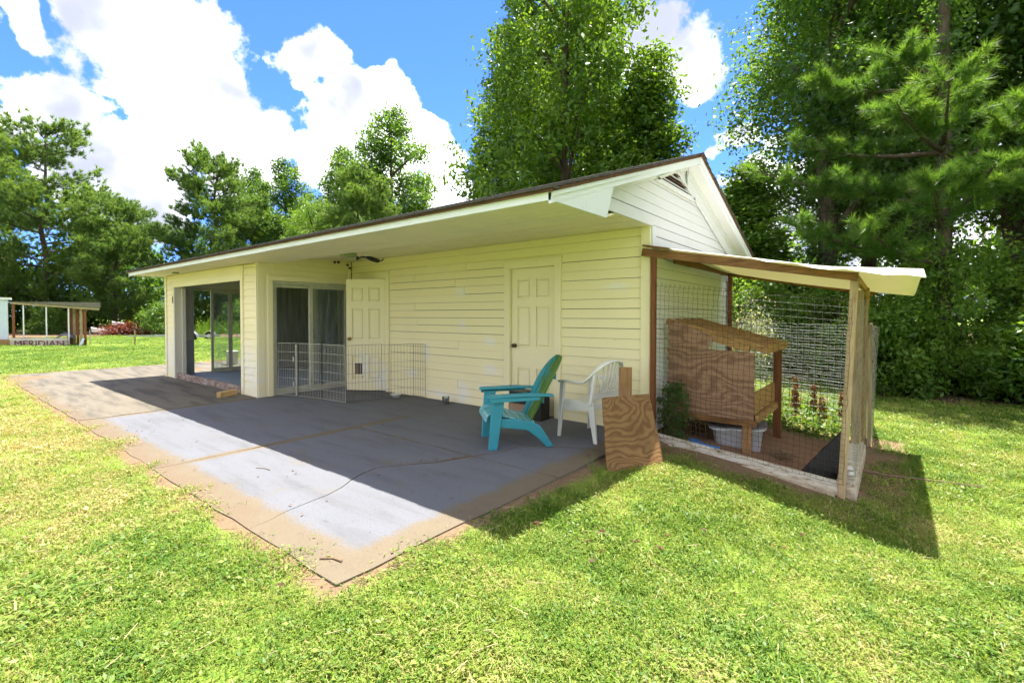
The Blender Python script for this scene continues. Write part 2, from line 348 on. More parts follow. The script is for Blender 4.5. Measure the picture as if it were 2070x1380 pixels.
def ground_mat():
    b = NB('lawn_soil'); w = b.pos(src='World'); P = b.sep(w)
    n1 = b.noise(w, .35, 5, .6); n2 = b.noise(w, 3.0, 6, .65); n3 = b.noise(w, 24, 5, .7); n4 = b.noise(w, 120, 3, .6)
    g = b.mix(b.step(n1, .35, .65), (.135, .215, .026), (.175, .235, .036))
    g = b.mix(b.step(n2, .42, .72, 0, .55), g, (.11, .18, .018))
    g = b.mix(b.step(n3, .45, .75, 0, .6), g, (.28, .24, .09))
    g = b.mix(b.step(n4, .5, .8, 0, .5), g, (.07, .10, .016))
    soil = b.mix(n3, (.13, .08, .05), (.29, .20, .125)); soil = b.mix(b.step(n4, .5, .75, 0, .7), soil, (.08, .045, .03))
    clay = b.mix(n2, (.20, .115, .07), (.31, .19, .125)); clay = b.mix(b.step(n3, .5, .75, 0, .6), clay, (.15, .085, .05))
    litter = b.mix(n3, (.09, .06, .04), (.24, .16, .10))
    c = b.mix(boxm(b, P, -13.9, .10, -4.11, 5, .06, n2, .16), g, soil)
    c = b.mix(boxm(b, P, -.2, 2.35, -.45, 3.0, .12, n2, .3), c, soil)
    c = b.mix(boxm(b, P, -.05, 1.95, .0, 1.85, .08, n2, .1), c, clay)
    c = b.mix(boxm(b, P, .0, 1.85, 2.1, 4.4, .3, n2, .6), c, b.mix(n2, clay, g))
    c = b.mix(boxm(b, P, -60, 60, 7.1, 60, .25, n2, .3), c, litter)
    c = b.mix(boxm(b, P, -90, -38, -30, 80, 1.0, n2, 1.0), c, litter)
    h = b.math('ADD', b.math('MULTIPLY', n3, .6), b.math('MULTIPLY', n4, .4))
    b.bsdf(c, .95, b.bump(h, .6, .03), spec=.1)
    b = NB('concrete'); w = b.pos(src='World'); P = b.sep(w)
    n1 = b.noise(w, .9, 6, .6); n2 = b.noise(w, 5, 6, .65); n3 = b.noise(w, 60, 4, .65); n4 = b.noise(w, 220, 2, .5)
    st = b.noise(b.pos((.55, 3.2, 1), rot=(0, 0, .12), src='World'), 1.6, 5, .6)
    tan = b.mix(n2, (0.136, 0.109, 0.073), (0.177, 0.143, 0.100))
    left = b.mix(n1, (0.145, 0.126, 0.097), (0.190, 0.167, 0.130)); left = b.mix(b.step(st, .42, .66, 0, .75), left, (0.075, 0.069, 0.057))
    pnt = b.mix(n1, (0.129, 0.134, 0.153), (0.162, 0.167, 0.186)); pnt = b.mix(b.step(st, .46, .70, 0, .6), pnt, (0.104, 0.105, 0.109))
    pnt = b.mix(b.step(b.noise(w, 2.2, 6, .65), .55, .72, 0, .5), pnt, (0.162, 0.139, 0.101))
    base = b.mix(b.step(P[0], -6.12, -6.02), left, tan)
    pm = boxm(b, P, -5.98, -.24, -3.74, 1.5, .06, b.math('ADD', b.math('MULTIPLY', n2, .6), b.math('MULTIPLY', n3, .4)), .20)
    j = b.math('ABSOLUTE', b.math('SUBTRACT', P[0], -2.95))
    jm = b.step(b.math('ADD', j, b.math('MULTIPLY_ADD', n2, .10, -.05)), .05, .10, 0.0, 1.0)
    jm = b.math('MAXIMUM', jm, b.step(P[1], -1.6, -.6))
    c = b.mix(b.math('MULTIPLY', pm, jm), base, pnt)
    # clay creeping over the front edge
    fe = b.step(b.math('ADD', P[1], b.math('MULTIPLY_ADD', n2, .5, -.25)), -3.98, -3.78, .75, 0.0)
    c = b.mix(b.math('MULTIPLY', fe, b.step(P[0], -.6, -1.6)), c, (0.157, 0.113, 0.073))
    c = b.mix(b.step(n3, .5, .75, 0, .45), c, (0.052, 0.049, 0.046)); c = b.mix(b.step(n4, .58, .70, 0, .55), c, (0.043, 0.041, 0.038)); c = b.mix(b.step(b.noise(w, 9, 5, .7), .60, .72, 0, .5), c, (0.064, 0.055, 0.043))
    gm = b.n('ShaderNodeNewGeometry'); nz = b.sep(gm.outputs['Normal'])[2]
    c = b.mix(b.step(nz, .3, .7, 1, 0), c, b.mix(n2, (0.093, 0.075, 0.052), (0.209, 0.186, 0.145)))
    b.bsdf(c, .88, b.bump(b.math('ADD', n3, b.math('MULTIPLY', n4, .4)), .25, .004), spec=.2)
ground_mat()
def build_ground():
    def axis(lo, hi, a, b_, fine):
        near = np.arange(a, b_ + 1e-6, fine); l = [a]; s = fine
        while l[-1] > lo: s *= 1.25; l.append(l[-1] - s)
        r = [b_]; s = fine
        while r[-1] < hi: s *= 1.25; r.append(r[-1] + s)
        return np.array(l[:0:-1] + list(near) + r[1:])
    xs = axis(-700, 700, -18, 9, .22); ys = axis(-500, 800, -8, 10, .22)
    X, Y = np.meshgrid(xs, ys); Z = gh(X, Y)
    V = np.stack([X, Y, Z], -1).reshape(-1, 3); nx, ny = len(xs), len(ys)
    i = np.arange(nx - 1)[None] + nx * np.arange(ny - 1)[:, None]
    F = np.stack([i, i + 1, i + nx + 1, i + nx], -1).reshape(-1, 4)
    me = bpy.data.meshes.new('ground'); me.from_pydata(V.tolist(), [], F.tolist()); me.materials.append(M['lawn_soil'])
    for p in me.polygons: p.use_smooth = True
    o = bpy.data.objects.new('ground', me); COL.objects.link(o); tag(o, kind='structure')
build_ground()
# ------------------------------------------------------------------ concrete patio
patio = B(-13.55, -.03, -3.95, 4.3, -.30, -.012).build('patio', 'curb_concrete'); tag(patio, kind='structure')
def panel(poly, z=0.0, jig=0.0):
    z += jig
    pts = []
    n = len(poly)
    for i in range(n):      # slightly ragged edges
        a, c = Vector(poly[i]), Vector(poly[(i+1) % n]); k = max(1, int((c-a).length / .22))
        for j in range(k):
            p = a.lerp(c, j / k)
            if j: p += Vector((random.uniform(-.011, .011), random.uniform(-.011, .011)))
            pts.append((p.x, p.y, -.16))
    area = sum(pts[i][0]*pts[(i+1) % len(pts)][1] - pts[(i+1) % len(pts)][0]*pts[i][1] for i in range(len(pts)))
    if area < 0: pts.reverse()
    return MB().prism(pts, (0, 0, .16 + z)).build('concrete_panel', 'concrete', patio)
crack = [(-.99,-1.95),(-1.12,-2.30),(-1.28,-2.52),(-1.42,-2.74),(-1.39,-2.89),(-1.32,-3.05),(-1.22,-3.21),(-1.16,-3.37),(-1.13,-3.57),(-1.10,-3.73),(-1.04,-3.86),(-1.02,-4.0)]
cw = [.028,.022,.011,.008,.007,.006,.006,.005,.004,.003,.0015,.001]
g_ = .008
panel([(-2.95+g_,-4.0)] + [(x-w,y) for (x,y),w in zip(crack[::-1],cw[::-1])][:] + [(-2.95+g_,-1.95)])
panel([(x+w,y) for (x,y),w in zip(crack,cw)] + [(0,-4.0),(0.0,-1.955)])
panel([(-2.95+g_,-1.935),(-.98,-1.925),(-.86,-1.66),(-.84,-1.44),(-.55,-1.16),(-.27,-1.0),(0,-.95),(0,.3),(-2.95+g_,.3)], .003)
panel([(-.96,-1.928),(0,-1.935),(0,-.962),(-.27,-1.008),(-.546,-1.168),(-.834,-1.446),(-.852,-1.66)], .001)
panel([(-6.06,-4.0),(-2.95-g_,-4.0),(-2.95-g_,.3),(-6.06,.3)], -.002)
panel([(-8.35+g_,-4.02),(-6.06-g_,-4.0),(-6.06-g_,-1.72),(-8.35+g_,-1.72)], .002)
panel([(-10.75,-4.03),(-8.35-g_,-4.02),(-8.35-g_,-1.72),(-10.75,-1.72)], -.001)
panel([(-13.6,-3.98),(-10.77,-4.03),(-10.77,-.9),(-13.75,-1.0)], 0.0)
panel([(-13.75,-.98),(-10.77,-.88),(-10.77,4.2),(-13.5,4.2)], -.004)
# ------------------------------------------------------------------ outbuilding
HB = thing('outbuilding', 'low cream and white clapboard outbuilding with deep eave, sliding glass doors and gable roof', 'building', (0, 0, 0))
XL, XR, YR, YB = -10.6, -6.04, -1.745, 3.34      # room left / right, room front, rear wall
EXP = .121; GAP = .0042
WALLTOP = 2.40
SIDE = {}
def lap(u0, u1, z0, z1, org, du, dn, mat, name='siding_board', e0=None, e1=None):
    """one lap-siding board: lower edge proud of the wall"""
    org, du, dn = Vector(org), Vector(du), Vector(dn); j = random.uniform(-.003, .003); k = random.uniform(0, .003)
    a0, a1 = (u0, u0) if e0 is None else e0; b0, b1 = (u1, u1) if e1 is None else e1
    def P(u, n, z): return org + du * u + dn * n + Vector((0, 0, z))
    pts = [P(a0, 0, z0+j), P(b0, 0, z0+j), P(b0, .015+k, z0+j), P(a0, .015+k, z0+j), P(a1, 0, z1-GAP), P(b1, 0, z1-GAP), P(b1, .006, z1-GAP), P(a1, .006, z1-GAP)]
    MB().hexa(pts).build(name, mat, HB)
def wall_lap(org, du, dn, u0, u1, ztop, mat, openings=(), zbot=.0, splits=True):
    n = int(math.ceil((ztop - zbot) / EXP - 1e-3))
    for i in range(n):
        z0 = zbot + i * EXP; z1 = min(z0 + EXP, ztop); zc = (z0 + z1) / 2; iv = [(u0, u1)]
        for (a, b_, za, zb) in openings:
            if za < zc < zb:
                nv = []
                for (p, q) in iv:
                    if b_ <= p or a >= q: nv.append((p, q)); continue
                    if a > p: nv.append((p, a))
                    if b_ < q: nv.append((b_, q))
                iv = nv
        for (a, b_, za, zb) in openings:
            if z0 < zb < z1 - .012 and za < zc: iv = [q for q in iv if not (q[0] < a and q[1] > b_)] + ([(u0, a), (b_, u1)] if zc >= zb and len(openings) < 2 else []) if False else iv; zc < zb and lap(max(a, u0), min(b_, u1), zb, z1, org, du, dn, mat)
        for (p, q) in iv:
            if splits and q - p > 2.2 and random.random() < .6:
                c = random.uniform(p + .7, q - .7); lap(p, c - .0025, z0, z1, org, du, dn, mat); lap(c + .0025, q, z0, z1, org, du, dn, mat)
            else: lap(p, q, z0, z1, org, du, dn, mat)
# wall cores
def part(mb, name, mat, **k): return mb.build(name, mat, HB, **k)
# long wall (Y=0), two doorways
D1 = (-4.93, -5.69); D2 = (-2.07, -1.31); DH = 2.025
core = MB()
core.box(-6.04, D1[1]-.02, .012, .12, 0, 2.42).box(D1[0]+.02, D2[0]-.02, .012, .12, 0, 2.42).box(D2[1]+.02, -.02, .012, .12, 0, 2.42)
core.box(D1[1]-.02, D1[0]+.02, .012, .12, DH+.02, 2.42).box(D2[0]-.02, D2[1]+.02, .012, .12, DH+.02, 2.42)
part(core, 'wall', 'dark_void')
wall_lap((0, .012, 0), (1, 0, 0), (0, -1, 0), -6.0, -.10, WALLTOP, 'cream_paint', [(D1[1]-.08, D1[0]+.08, -1, DH+.10), (D2[0]-.08, D2[1]+.08, -1, DH+.10)])
def casing(d, y):
    a, b_ = min(d), max(d)
    for nm, q in (('door_casing', B(a-.10, a, y-.028, y+.10, 0, DH+.10)), ('door_casing', B(b_, b_+.10, y-.028, y+.10, 0, DH+.10)), ('door_casing', B(a, b_, y-.026, y+.10, DH, DH+.10))):
        part(q, nm, 'cream_trim', bevel=.004)
    part(B(a-.115, b_+.115, y-.036, y+.06, DH+.10, DH+.118), 'drip_cap', 'cream_trim')
casing(D1, 0.0); casing(D2, 0.0)
part(B(-.11, .004, -.022, .0, 0, 2.40), 'corner_trim', 'cream_trim', bevel=.003)
part(B(0, .026, -.004, .11, 0, 2.40), 'corner_trim', 'gable_paint', bevel=.003)
def six_panel(name, w, h, mat, knob_x, knobmat, flap=None):
    """door in local x 0..w, outer face at y=0 looking to -y"""
    t = .035; st = .105; mid = .10; rows = [(.20, .62), (.92, 1.48), (1.60, 1.86)]
    d = MB()
    d.box(0, st, 0, t, 0, h); d.box(w-st, w, 0, t, 0, h); d.box(w/2-mid/2, w/2+mid/2, 0, t, 0, h)
    zs = [0] + [z for r in rows for z in r] + [h]
    for k in range(0, len(zs), 2):
        for x0, x1 in ((st, w/2-mid/2), (w/2+mid/2, w-st)): d.box(x0, x1, 0, t, zs[k], zs[k+1])
    o = d.build(name, mat, HB, world=False)
    for r in rows:
        for x0, x1 in ((st, w/2-mid/2), (w/2+mid/2, w-st)):
            p = MB(); p.box(x0, x1, .020, t-.004, r[0], r[1])
            m = .032
            p.hexa([(x0+.014,.020,r[0]+.014),(x1-.014,.020,r[0]+.014),(x1-m,.004,r[0]+m),(x0+m,.004,r[0]+m),(x0+.014,.020,r[1]-.014),(x1-.014,.020,r[1]-.014),(x1-m,.004,r[1]-m),(x0+m,.004,r[1]-m)])
            p.build('panel', mat, o, world=False)
    k = MB()
    prof = [(0, 0), (.030, 0), (.030, .006), (.011, .010), (.011, .030), (.024, .038), (.029, .050), (.024, .062), (.0, .068)]
    k.lathe(prof, n=14); k.v = [(knob_x + x, -z, .93 + y) for x, y, z in k.v]
    k.build('door_knob', knobmat, o, world=False, smooth=True)
    return o
door2 = six_panel('door', D2[1]-D2[0]-.008, DH-.015, 'cream_trim', .065, 'dark_knob'); door2.location = (D2[0]+.004, .022, .012)
door1 = six_panel('door', .745, DH-.02, 'cream_trim', .065, 'brass'); 
# door 1 stands open: hinge at (-4.93,0), free edge at (-5.565,-.39)
ang = math.atan2(.39, .635); door1.location = (-5.567, -.40, .015); door1.rotation_euler = (0, 0, ang)
door1['label'] = 'cream six panel door standing open with a pet flap'
f = MB(); x0, x1, z0, z1 = .135, .335, .26, .52
for q in ((x0, x0+.03, z0, z1), (x1-.03, x1, z0, z1), (x0+.03, x1-.03, z0, z0+.03), (x0+.03, x1-.03, z1-.03, z1)): f.box(q[0], q[1], -.012, .004, q[2], q[3])
f.build('pet_flap_frame', 'cream_trim', door1, world=False)
B(x0+.03, x1-.03, -.002, .002, z0+.03, z1-.03).build('pet_flap', 'drip_wood', door1, world=False)
b_ = MB(); [b_.box(x0+.03+.14*k/4-.003, x0+.03+.14*k/4+.003, -.006, -.003, z0+.03, z1-.03) for k in range(1, 4)]; b_.build('flap_bar', 'white_paint', door1, world=False)
for z in (.25, 1.0, 1.75):
    part(B(-4.945, -4.915, -.012, .004, z, z+.09), 'hinge', 'dark_knob')
part(B(D1[1], D1[0], .10, .14, 0, DH), 'dark_doorway_sheet', 'dark_void')  # near-black sheet across the doorway, its colour stands for unlit space behind
part(B(D2[0], D2[1], -.01, .10, -.0, .012), 'threshold', 'drip_wood')
# gable end (X=0)
PK = (1.12, 3.466); SF = .328; SR = .354                     # ridge (Y,z), slopes
def rf(y): return PK[1] - SF*(PK[0]-y) if y < PK[0] else PK[1] - SR*(y-PK[0])
ROOF_T = .05
def yl(z): return PK[0] - (PK[1]-ROOF_T - z)/SF
def yr(z): return PK[0] + (PK[1]-ROOF_T - z)/SR
g0 = MB().prism([(-.012, 0, 0), (-.012, YB, 0), (-.012, YB, 2.40), (-.012, yr(2.42), 2.42), (-.012, PK[0], PK[1]-.06), (-.012, yl(2.42), 2.42), (-.012, 0, 2.40)], (-.05, 0, 0))
part(g0, 'gable_wall', 'dark_void')
z = 0.0
VENT = [(.10, 2.955), (1.42, 2.955), (.72, 3.19)]
while z < 3.36:
    z1 = z + EXP
    if z1 <= 2.42: lap(.115, YB - .1, z, z1, (-.012, 0, 0), (0, 1, 0), (1, 0, 0), 'gable_paint')
    else:
        lo0, lo1 = max(yl(z), -1.55), max(yl(z1), -1.55); hi0, hi1 = min(yr(z), 4.0), min(yr(z1), 4.0)
        if lo1 > hi1: lo1 = hi1 = PK[0]
        if z < 2.42: lo0 = lo1 = -1.5; hi0 = hi1 = 3.9
        lap(0, 0, z, z1, (-.012, 0, 0), (0, 1, 0), (1, 0, 0), 'gable_paint', 'gable_board', (lo0, lo1), (hi0, hi1))
    z = z1
part(B(0, .024, YB-.1, YB, 0, 2.42), 'corner_trim', 'gable_paint')
part(B(.008, .030, -1.5, .004, 2.392, 2.47), 'gable_base_board', 'gable_paint')
# boards running with the rear rake, and the louvred vent
def rake_strip(d0, d1, x0, x1, ya, yb, name, mat, front=False):
    S = SF if front else -SR
    base = lambda y, d: (PK[1] - abs(S)*abs(PK[0]-y)) - d
    pts = [(x0, ya, base(ya, d1)), (x0, yb, base(yb, d1)), (x0, yb, base(yb, d0)), (x0, ya, base(ya, d0))]
    return part(MB().prism(pts, (x1-x0, 0, 0)), name, mat)
rake_strip(.065, .215, .012, .040, PK[0]+.05, 4.05, 'frieze_board', 'gable_paint')
rake_strip(.218, .37, .012, .034, PK[0]+.05, 3.75, 'frieze_board', 'gable_paint')
rake_strip(.065, .16, .012, .036, -1.3, PK[0]+.04, 'frieze_board', 'gable_paint', True)
vt = part(MB().prism([(.010, VENT[0][0], VENT[0][1]), (.010, VENT[1][0], VENT[1][1]), (.010, VENT[2][0], VENT[2][1])], (.004, 0, 0)), 'gable_vent', 'dark_void')
def vent_y(z):
    t = (z - VENT[0][1]) / (VENT[2][1] - VENT[0][1]); return VENT[0][0] + t*(VENT[2][0]-VENT[0][0]), VENT[1][0] + t*(VENT[2][0]-VENT[1][0])
for k in range(5):
    z = VENT[0][1] + .012 + k * .044; a, b2 = vent_y(z)
    MB().hexa([(.014, a, z), (.014, b2, z), (.046, b2, z-.016), (.046, a, z-.016), (.014, a, z+.012), (.014, b2, z+.012), (.046, b2, z-.004), (.046, a, z-.004)]).build('louver', 'gable_paint' if k % 2 else 'drip_wood', vt)
for (p, q) in ((0, 1), (1, 2), (2, 0)):
    MB().beam((.03, VENT[p][0], VENT[p][1]), (.03, VENT[q][0], VENT[q][1]), .04, .035, (0, 0, 1)).build('vent_trim', 'gable_paint', vt)
# room front and pillars (Y=YR)
OP = (-9.98, -6.65, 1.97)
rc = MB().box(XL+.01, OP[0]-.02, YR+.012, YR+.14, 0, 2.23).box(OP[1]+.02, XR-.01, YR+.012, YR+.14, 0, 2.23).box(OP[0]-.02, OP[1]+.02, YR+.012, YR+.14, OP[2]+.02, 2.23)
part(rc, 'room_front_wall', 'jamb_paint')
wall_lap((0, YR+.012, 0), (1, 0, 0), (0, -1, 0), XL+.07, XR-.02, 2.235, 'cream_paint', [(OP[0]-.07, OP[1]+.07, -1, 2.3)], splits=False)
part(B(OP[0]-.09, OP[1]+.09, YR-.014, YR+.004, OP[2]+.11, 2.235), 'header_board', 'cream_paint')
part(B(OP[0]-.09, OP[1]+.09, YR-.022, YR+.02, OP[2], OP[2]+.11), 'opening_trim', 'cream_trim', bevel=.004)
part(B(OP[1], OP[1]+.09, YR-.024, YR+.02, 0, OP[2]), 'opening_trim', 'cream_trim', bevel=.004)
part(B(XL, XL+.08, YR-.02, YR+.0, 0, 2.235), 'corner_trim', 'cream_trim')
part(B(XR-.03, XR+.004, YR-.02, YR+.0, 0, 2.235), 'corner_trim', 'cream_trim')
part(B(OP[0]-.03, OP[0]+.035, YR-.03, YR+.17, 0.0, OP[2]), 'jamb', 'jamb_paint', bevel=.004)
part(B(OP[0]+.035, OP[0]+.09, YR+.10, YR+.17, 0.0, OP[2]-.01), 'jamb', 'jamb_paint', bevel=.004)
part(B(OP[0]+.02, OP[1], YR+.015, YR+.055, -.01, .125), 'threshold_board', 'peeling_board', bevel=.006)
part(B(OP[0]-.11, OP[0]-.085, YR-.03, YR-.006, 1.63, 1.78), 'door_latch', 'brass')
# room right side (X=XR) with sliding door
SD = (-1.50, -.12, 1.96)
part(MB().box(XR-.13, XR-.012, YR+.14, SD[0]-.02, 0, 2.30).box(XR-.13, XR-.012, SD[0]-.02, .0, SD[2]+.05, 2.40), 'room_side_wall', 'cream_trim')
part(B(XR-.012, XR+.012, YR+.0, YR+.11, 0, 2.24), 'corner_trim', 'cream_trim', bevel=.003)
part(B(XR-.012, XR+.004, YR+.11, SD[0]-.07, 0, 2.24), 'side_panel', 'cream_trim')
part(B(XR-.02, XR+.022, SD[0]-.085, SD[0], 0, SD[2]), 'door_casing', 'cream_trim', bevel=.004)
part(B(XR-.02, XR+.020, SD[0]-.085, -.002, SD[2], SD[2]+.085), 'door_casing', 'cream_trim', bevel=.004)
def soff(y): return 2.243 if y < -1.46 else (2.243 + (y+1.46)/.61*.15 if y < -.85 else 2.393)
for i in range(4):
    z0 = SD[2]+.085 + i*.10; z1 = min(z0+.10, 2.40)
    if z0 < 2.38: 
        y0 = YR+.11
        if z1 > 2.243: y0 = -1.46 + (min(z1, 2.392)-2.243)/.15*.61
        lap(y0, -.05, z0, z1, (XR-.012, 0, 0), (0, 1, 0), (1, 0, 0), 'cream_paint')
part(B(XR-.004, XR+.03, -.05, -.006, 0, 2.39), 'corner_trim', 'cream_trim')
def slider(name, org, du, w, h, panes, fm, thick=.05):
    """sliding door frame with panes along du"""
    org = Vector(org); du = Vector(du); dn = Vector((-du.y, du.x, 0))
    root = None
    def bar(u0, u1, z0, z1, n0, n1, nm, par, mt):
        P = lambda u, n, z: org + du*u + dn*n + Vector((0, 0, z))
        return MB().hexa([P(u0,n0,z0), P(u1,n0,z0), P(u1,n1,z0), P(u0,n1,z0), P(u0,n0,z1), P(u1,n0,z1), P(u1,n1,z1), P(u0,n1,z1)]).build(nm, mt, par)
    root = bar(0, w, h-.05, h, -thick, thick, name, HB, fm)
    bar(0, w, 0, .035, -thick, thick, 'sill', root, fm); bar(0, .045, .035, h-.05, -thick, thick, 'frame', root, fm); bar(w-.045, w, .035, h-.05, -thick, thick, 'frame', root, fm)
    for (a, c, n, glass) in panes:
        s = .055
        bar(a, a+s, .036, h-.051, n-.015, n+.015, 'stile', root, fm); bar(c-s, c, .036, h-.051, n-.015, n+.015, 'stile', root, fm)
        bar(a+s, c-s, .036, .036+.07, n-.015, n+.015, 'rail', root, fm); bar(a+s, c-s, h-.11, h-.051, n-.015, n+.015, 'rail', root, fm)
        if glass: bar(a+s, c-s, .106, h-.11, n-.003, n+.003, 'pane', root, 'glass')
    return root
slider('sliding_door', (XR-.06, SD[0], .0), (0, 1, 0), SD[1]-SD[0]+.10, SD[2], [(.045, .74, .02, False), (.68, 1.435, -.02, True)], 'pale_frame', .045)
# left wall of the room: big glazed opening looking through to the lawn
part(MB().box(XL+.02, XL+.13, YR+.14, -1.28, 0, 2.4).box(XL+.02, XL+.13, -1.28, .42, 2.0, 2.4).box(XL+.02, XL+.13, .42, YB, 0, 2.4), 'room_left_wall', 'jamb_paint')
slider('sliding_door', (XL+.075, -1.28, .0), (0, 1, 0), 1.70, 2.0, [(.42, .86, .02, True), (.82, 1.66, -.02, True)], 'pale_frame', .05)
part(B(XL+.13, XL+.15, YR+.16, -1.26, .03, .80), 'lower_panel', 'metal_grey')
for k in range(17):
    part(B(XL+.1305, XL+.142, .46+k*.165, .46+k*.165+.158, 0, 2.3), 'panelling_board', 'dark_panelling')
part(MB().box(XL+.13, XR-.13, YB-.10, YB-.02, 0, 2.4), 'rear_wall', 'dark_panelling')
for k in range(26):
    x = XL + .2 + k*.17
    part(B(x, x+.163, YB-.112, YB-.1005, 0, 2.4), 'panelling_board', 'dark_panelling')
part(B(-6.04+.0, -.05, YB-.08, YB, 0, 2.4), 'rear_wall', 'gable_paint')
part(B(XR-.20, XR-.135, .3, YB-.1, 0, 2.4), 'partition', 'dark_panelling')
part(B(XL+.03, XR-.0, YR+.02, YB-.02, -.05, .006), 'room_floor', 'floor_paint')
part(B(XL+.05, XR-.02, YR+.15, YB-.05, 2.30, 2.34), 'room_ceiling', 'jamb_paint')
# soffit planks
EY = -2.33; EXL, EXR = -10.86, .20
ys = [EY+.02, -2.11, -1.90, -1.69, -1.46]
prof = [(EY+.02, 2.243), (-1.46, 2.243), (-.85, 2.393), (0.0, 2.393)]
def soffz(y): return soff(y)
cuts = [EY+.022, -2.16, -2.02, -1.88, -1.74, -1.60, -1.46, -1.31, -1.16, -1.005, -.85, -.71, -.57, -.43, -.29, -.15, -.0]
for a, c in zip(cuts[:-1], cuts[1:]):
    xe = EXR - .02 if c <= -1.30 else .0
    ya, yc = a + .003, c - .003; dz = random.uniform(0, .003)
    part(MB().hexa([(EXL+.02, ya, soffz(a)+dz), (xe, ya, soffz(a)+dz), (xe, yc, soffz(c)+dz), (EXL+.02, yc, soffz(c)+dz), (EXL+.02, ya, soffz(a)+.02), (xe, ya, soffz(a)+.02), (xe, yc, soffz(c)+.02), (EXL+.02, yc, soffz(c)+.02)]), 'soffit_board', 'soffit_paint')
part(MB().prism([(-.015, EY+.02, 2.266), (-.015, -1.46, 2.266), (-.015, -.85, 2.416), (-.015, 0, 2.416), (-.015, 0, 2.5), (-.015, yl(2.32), 2.32)][::1], (-.003, 0, 0)), 'soffit_backing', 'dark_void')
# fascia (two lengths) with a thin upper strip
part(B(EXL, -4.4, EY-.02, EY, 2.225, 2.33), 'fascia_board', 'fascia_paint', bevel=.003)
part(B(-4.397, EXR-.001, EY-.02, EY, 2.228, 2.33), 'fascia_board', 'fascia_paint', bevel=.003)
part(B(EXL, EXR-.001, EY-.034, EY-.0205, 2.282, 2.333), 'fascia_strip', 'fascia_paint')
# boxed eave return + rake boards at both gables
for xo, s in ((EXR, 1), (EXL, -1)):
    xi = xo - .022*s; x0, x1 = min(xi, xo), max(xi, xo)
    z_b = lambda y, d: rf(y) - d
    part(MB().prism([(x0, EY-.02, 2.228), (x0, -1.77, 2.228), (x0, -1.33, 2.535-.14), (x0, -1.33, z_b(-1.33, .125)-.001), (x0, EY-.02, z_b(EY-.02, .125)-.001)] if False else
        [(x0, EY-.02, 2.228), (x0, -1.46, 2.235), (x0, -1.40, 2.38), (x0, -1.33, z_b(-1.33, .128)), (x0, EY-.02, 2.262)], (x1-x0, 0, 0)), 'eave_return', 'fascia_paint')
    rake_b = lambda a, c, d0, d1, nm, e: part(MB().prism([(x0-e*(s<0), a, rf(a)-d1), (x0-e*(s<0), c, rf(c)-d1), (x0-e*(s<0), c, rf(c)-d0), (x0-e*(s<0), a, rf(a)-d0)], (x1-x0+e, 0, 0)), nm, 'fascia_paint')
    rake_b(EY-.02, PK[0], .04, .125, 'rake_board', .004); rake_b(PK[0]+.001, 4.1, .04, .14, 'rake_board', .004)
    rake_b(EY-.02, PK[0], .04, .075, 'rake_moulding', .018); rake_b(PK[0]+.001, 4.1, .04, .075, 'rake_moulding', .018)
    # underside of the rake overhang
    xa, xb = (.012, xo-.022) if s > 0 else (xo+.022, XL-.0)
    for (a, c) in ((-1.40, PK[0]), (PK[0], 4.0)):
        part(MB().hexa([(xa, a, rf(a)-.12), (xb, a, rf(a)-.12), (xb, c, rf(c)-.12), (xa, c, rf(c)-.12), (xa, a, rf(a)-.09), (xb, a, rf(a)-.09), (xb, c, rf(c)-.09), (xa, c, rf(c)-.09)]), 'rake_soffit', 'gable_paint')
part(MB().prism([(EXR-.04, -1.462, 2.25), (EXR-.04, -1.40, 2.38), (EXR-.04, -1.335, rf(-1.335)-.13), (.0, -1.335, rf(-1.335)-.13), (.0, -1.40, 2.38), (.0, -1.462, 2.25)][:3] + [(EXR-.04, -1.345, rf(-1.335)-.13)], (-.16, 0, 0)), 'eave_return_end', 'gable_paint')
# left gable triangle
part(MB().prism([(XL, YR+.3, 2.25), (XL, YB, 2.25), (XL, yr(2.45), 2.45), (XL, PK[0], PK[1]-.06), (XL, yl(2.30), 2.30)], (.05, 0, 0)), 'gable_wall', 'gable_paint')
part(B(-10.6, -.02, 4.07, 4.10, 2.28, 2.42), 'fascia_board', 'fascia_paint')
# roof: deck + shingle courses
plain('shingle', (.085, .075, .068), .95, var=.5, scale=14, bump=.8, bscale=90)
roof = part(MB().prism([(EXL-.03, EY-.045, rf(EY-.045)-.038), (EXL-.03, PK[0], PK[1]-.038), (EXL-.03, 4.13, rf(4.13)-.038), (EXL-.03, 4.13, rf(4.13)-.012), (EXL-.03, PK[0], PK[1]-.012), (EXL-.03, EY-.045, rf(EY-.045)-.012)], (EXR-EXL+.06, 0, 0)), 'roof', 'drip_wood')
NC = 25
for side in (0, 1):
    ye = EY-.06 if side == 0 else 4.145
    for k in range(NC):
        a = ye + (PK[0]-ye)*k/NC; c = ye + (PK[0]-ye)*min(1, (k+1.25)/NC); j = random.uniform(-.006, .006)
        xa, xb = EXL-.045+j, EXR+.04+j; m = []
        t0, t1 = .0035+.009, -.009+.009
        MB().hexa([(xa, a, rf(a)-.008+.004), (xb, a, rf(a)-.008+.004), (xb, c, rf(c)-.011), (xa, c, rf(c)-.011), (xa, a, rf(a)+.012), (xb, a, rf(a)+.012), (xb, c, rf(c)-.001), (xa, c, rf(c)-.001)]).build('shingle_course', 'shingle', roof)
jt = MB(); x = EXL-.05
while x < EXR+.03:
    w = random.uniform(.13, .17); d = random.uniform(.0, .016); y = EY-.062-d; jt.box(x, min(x+w-.004, EXR+.045), y, y+.10, rf(y)-.006, rf(y)+.004+random.uniform(0, .006)); x += w
jt.build('starter_course', 'shingle', roof)
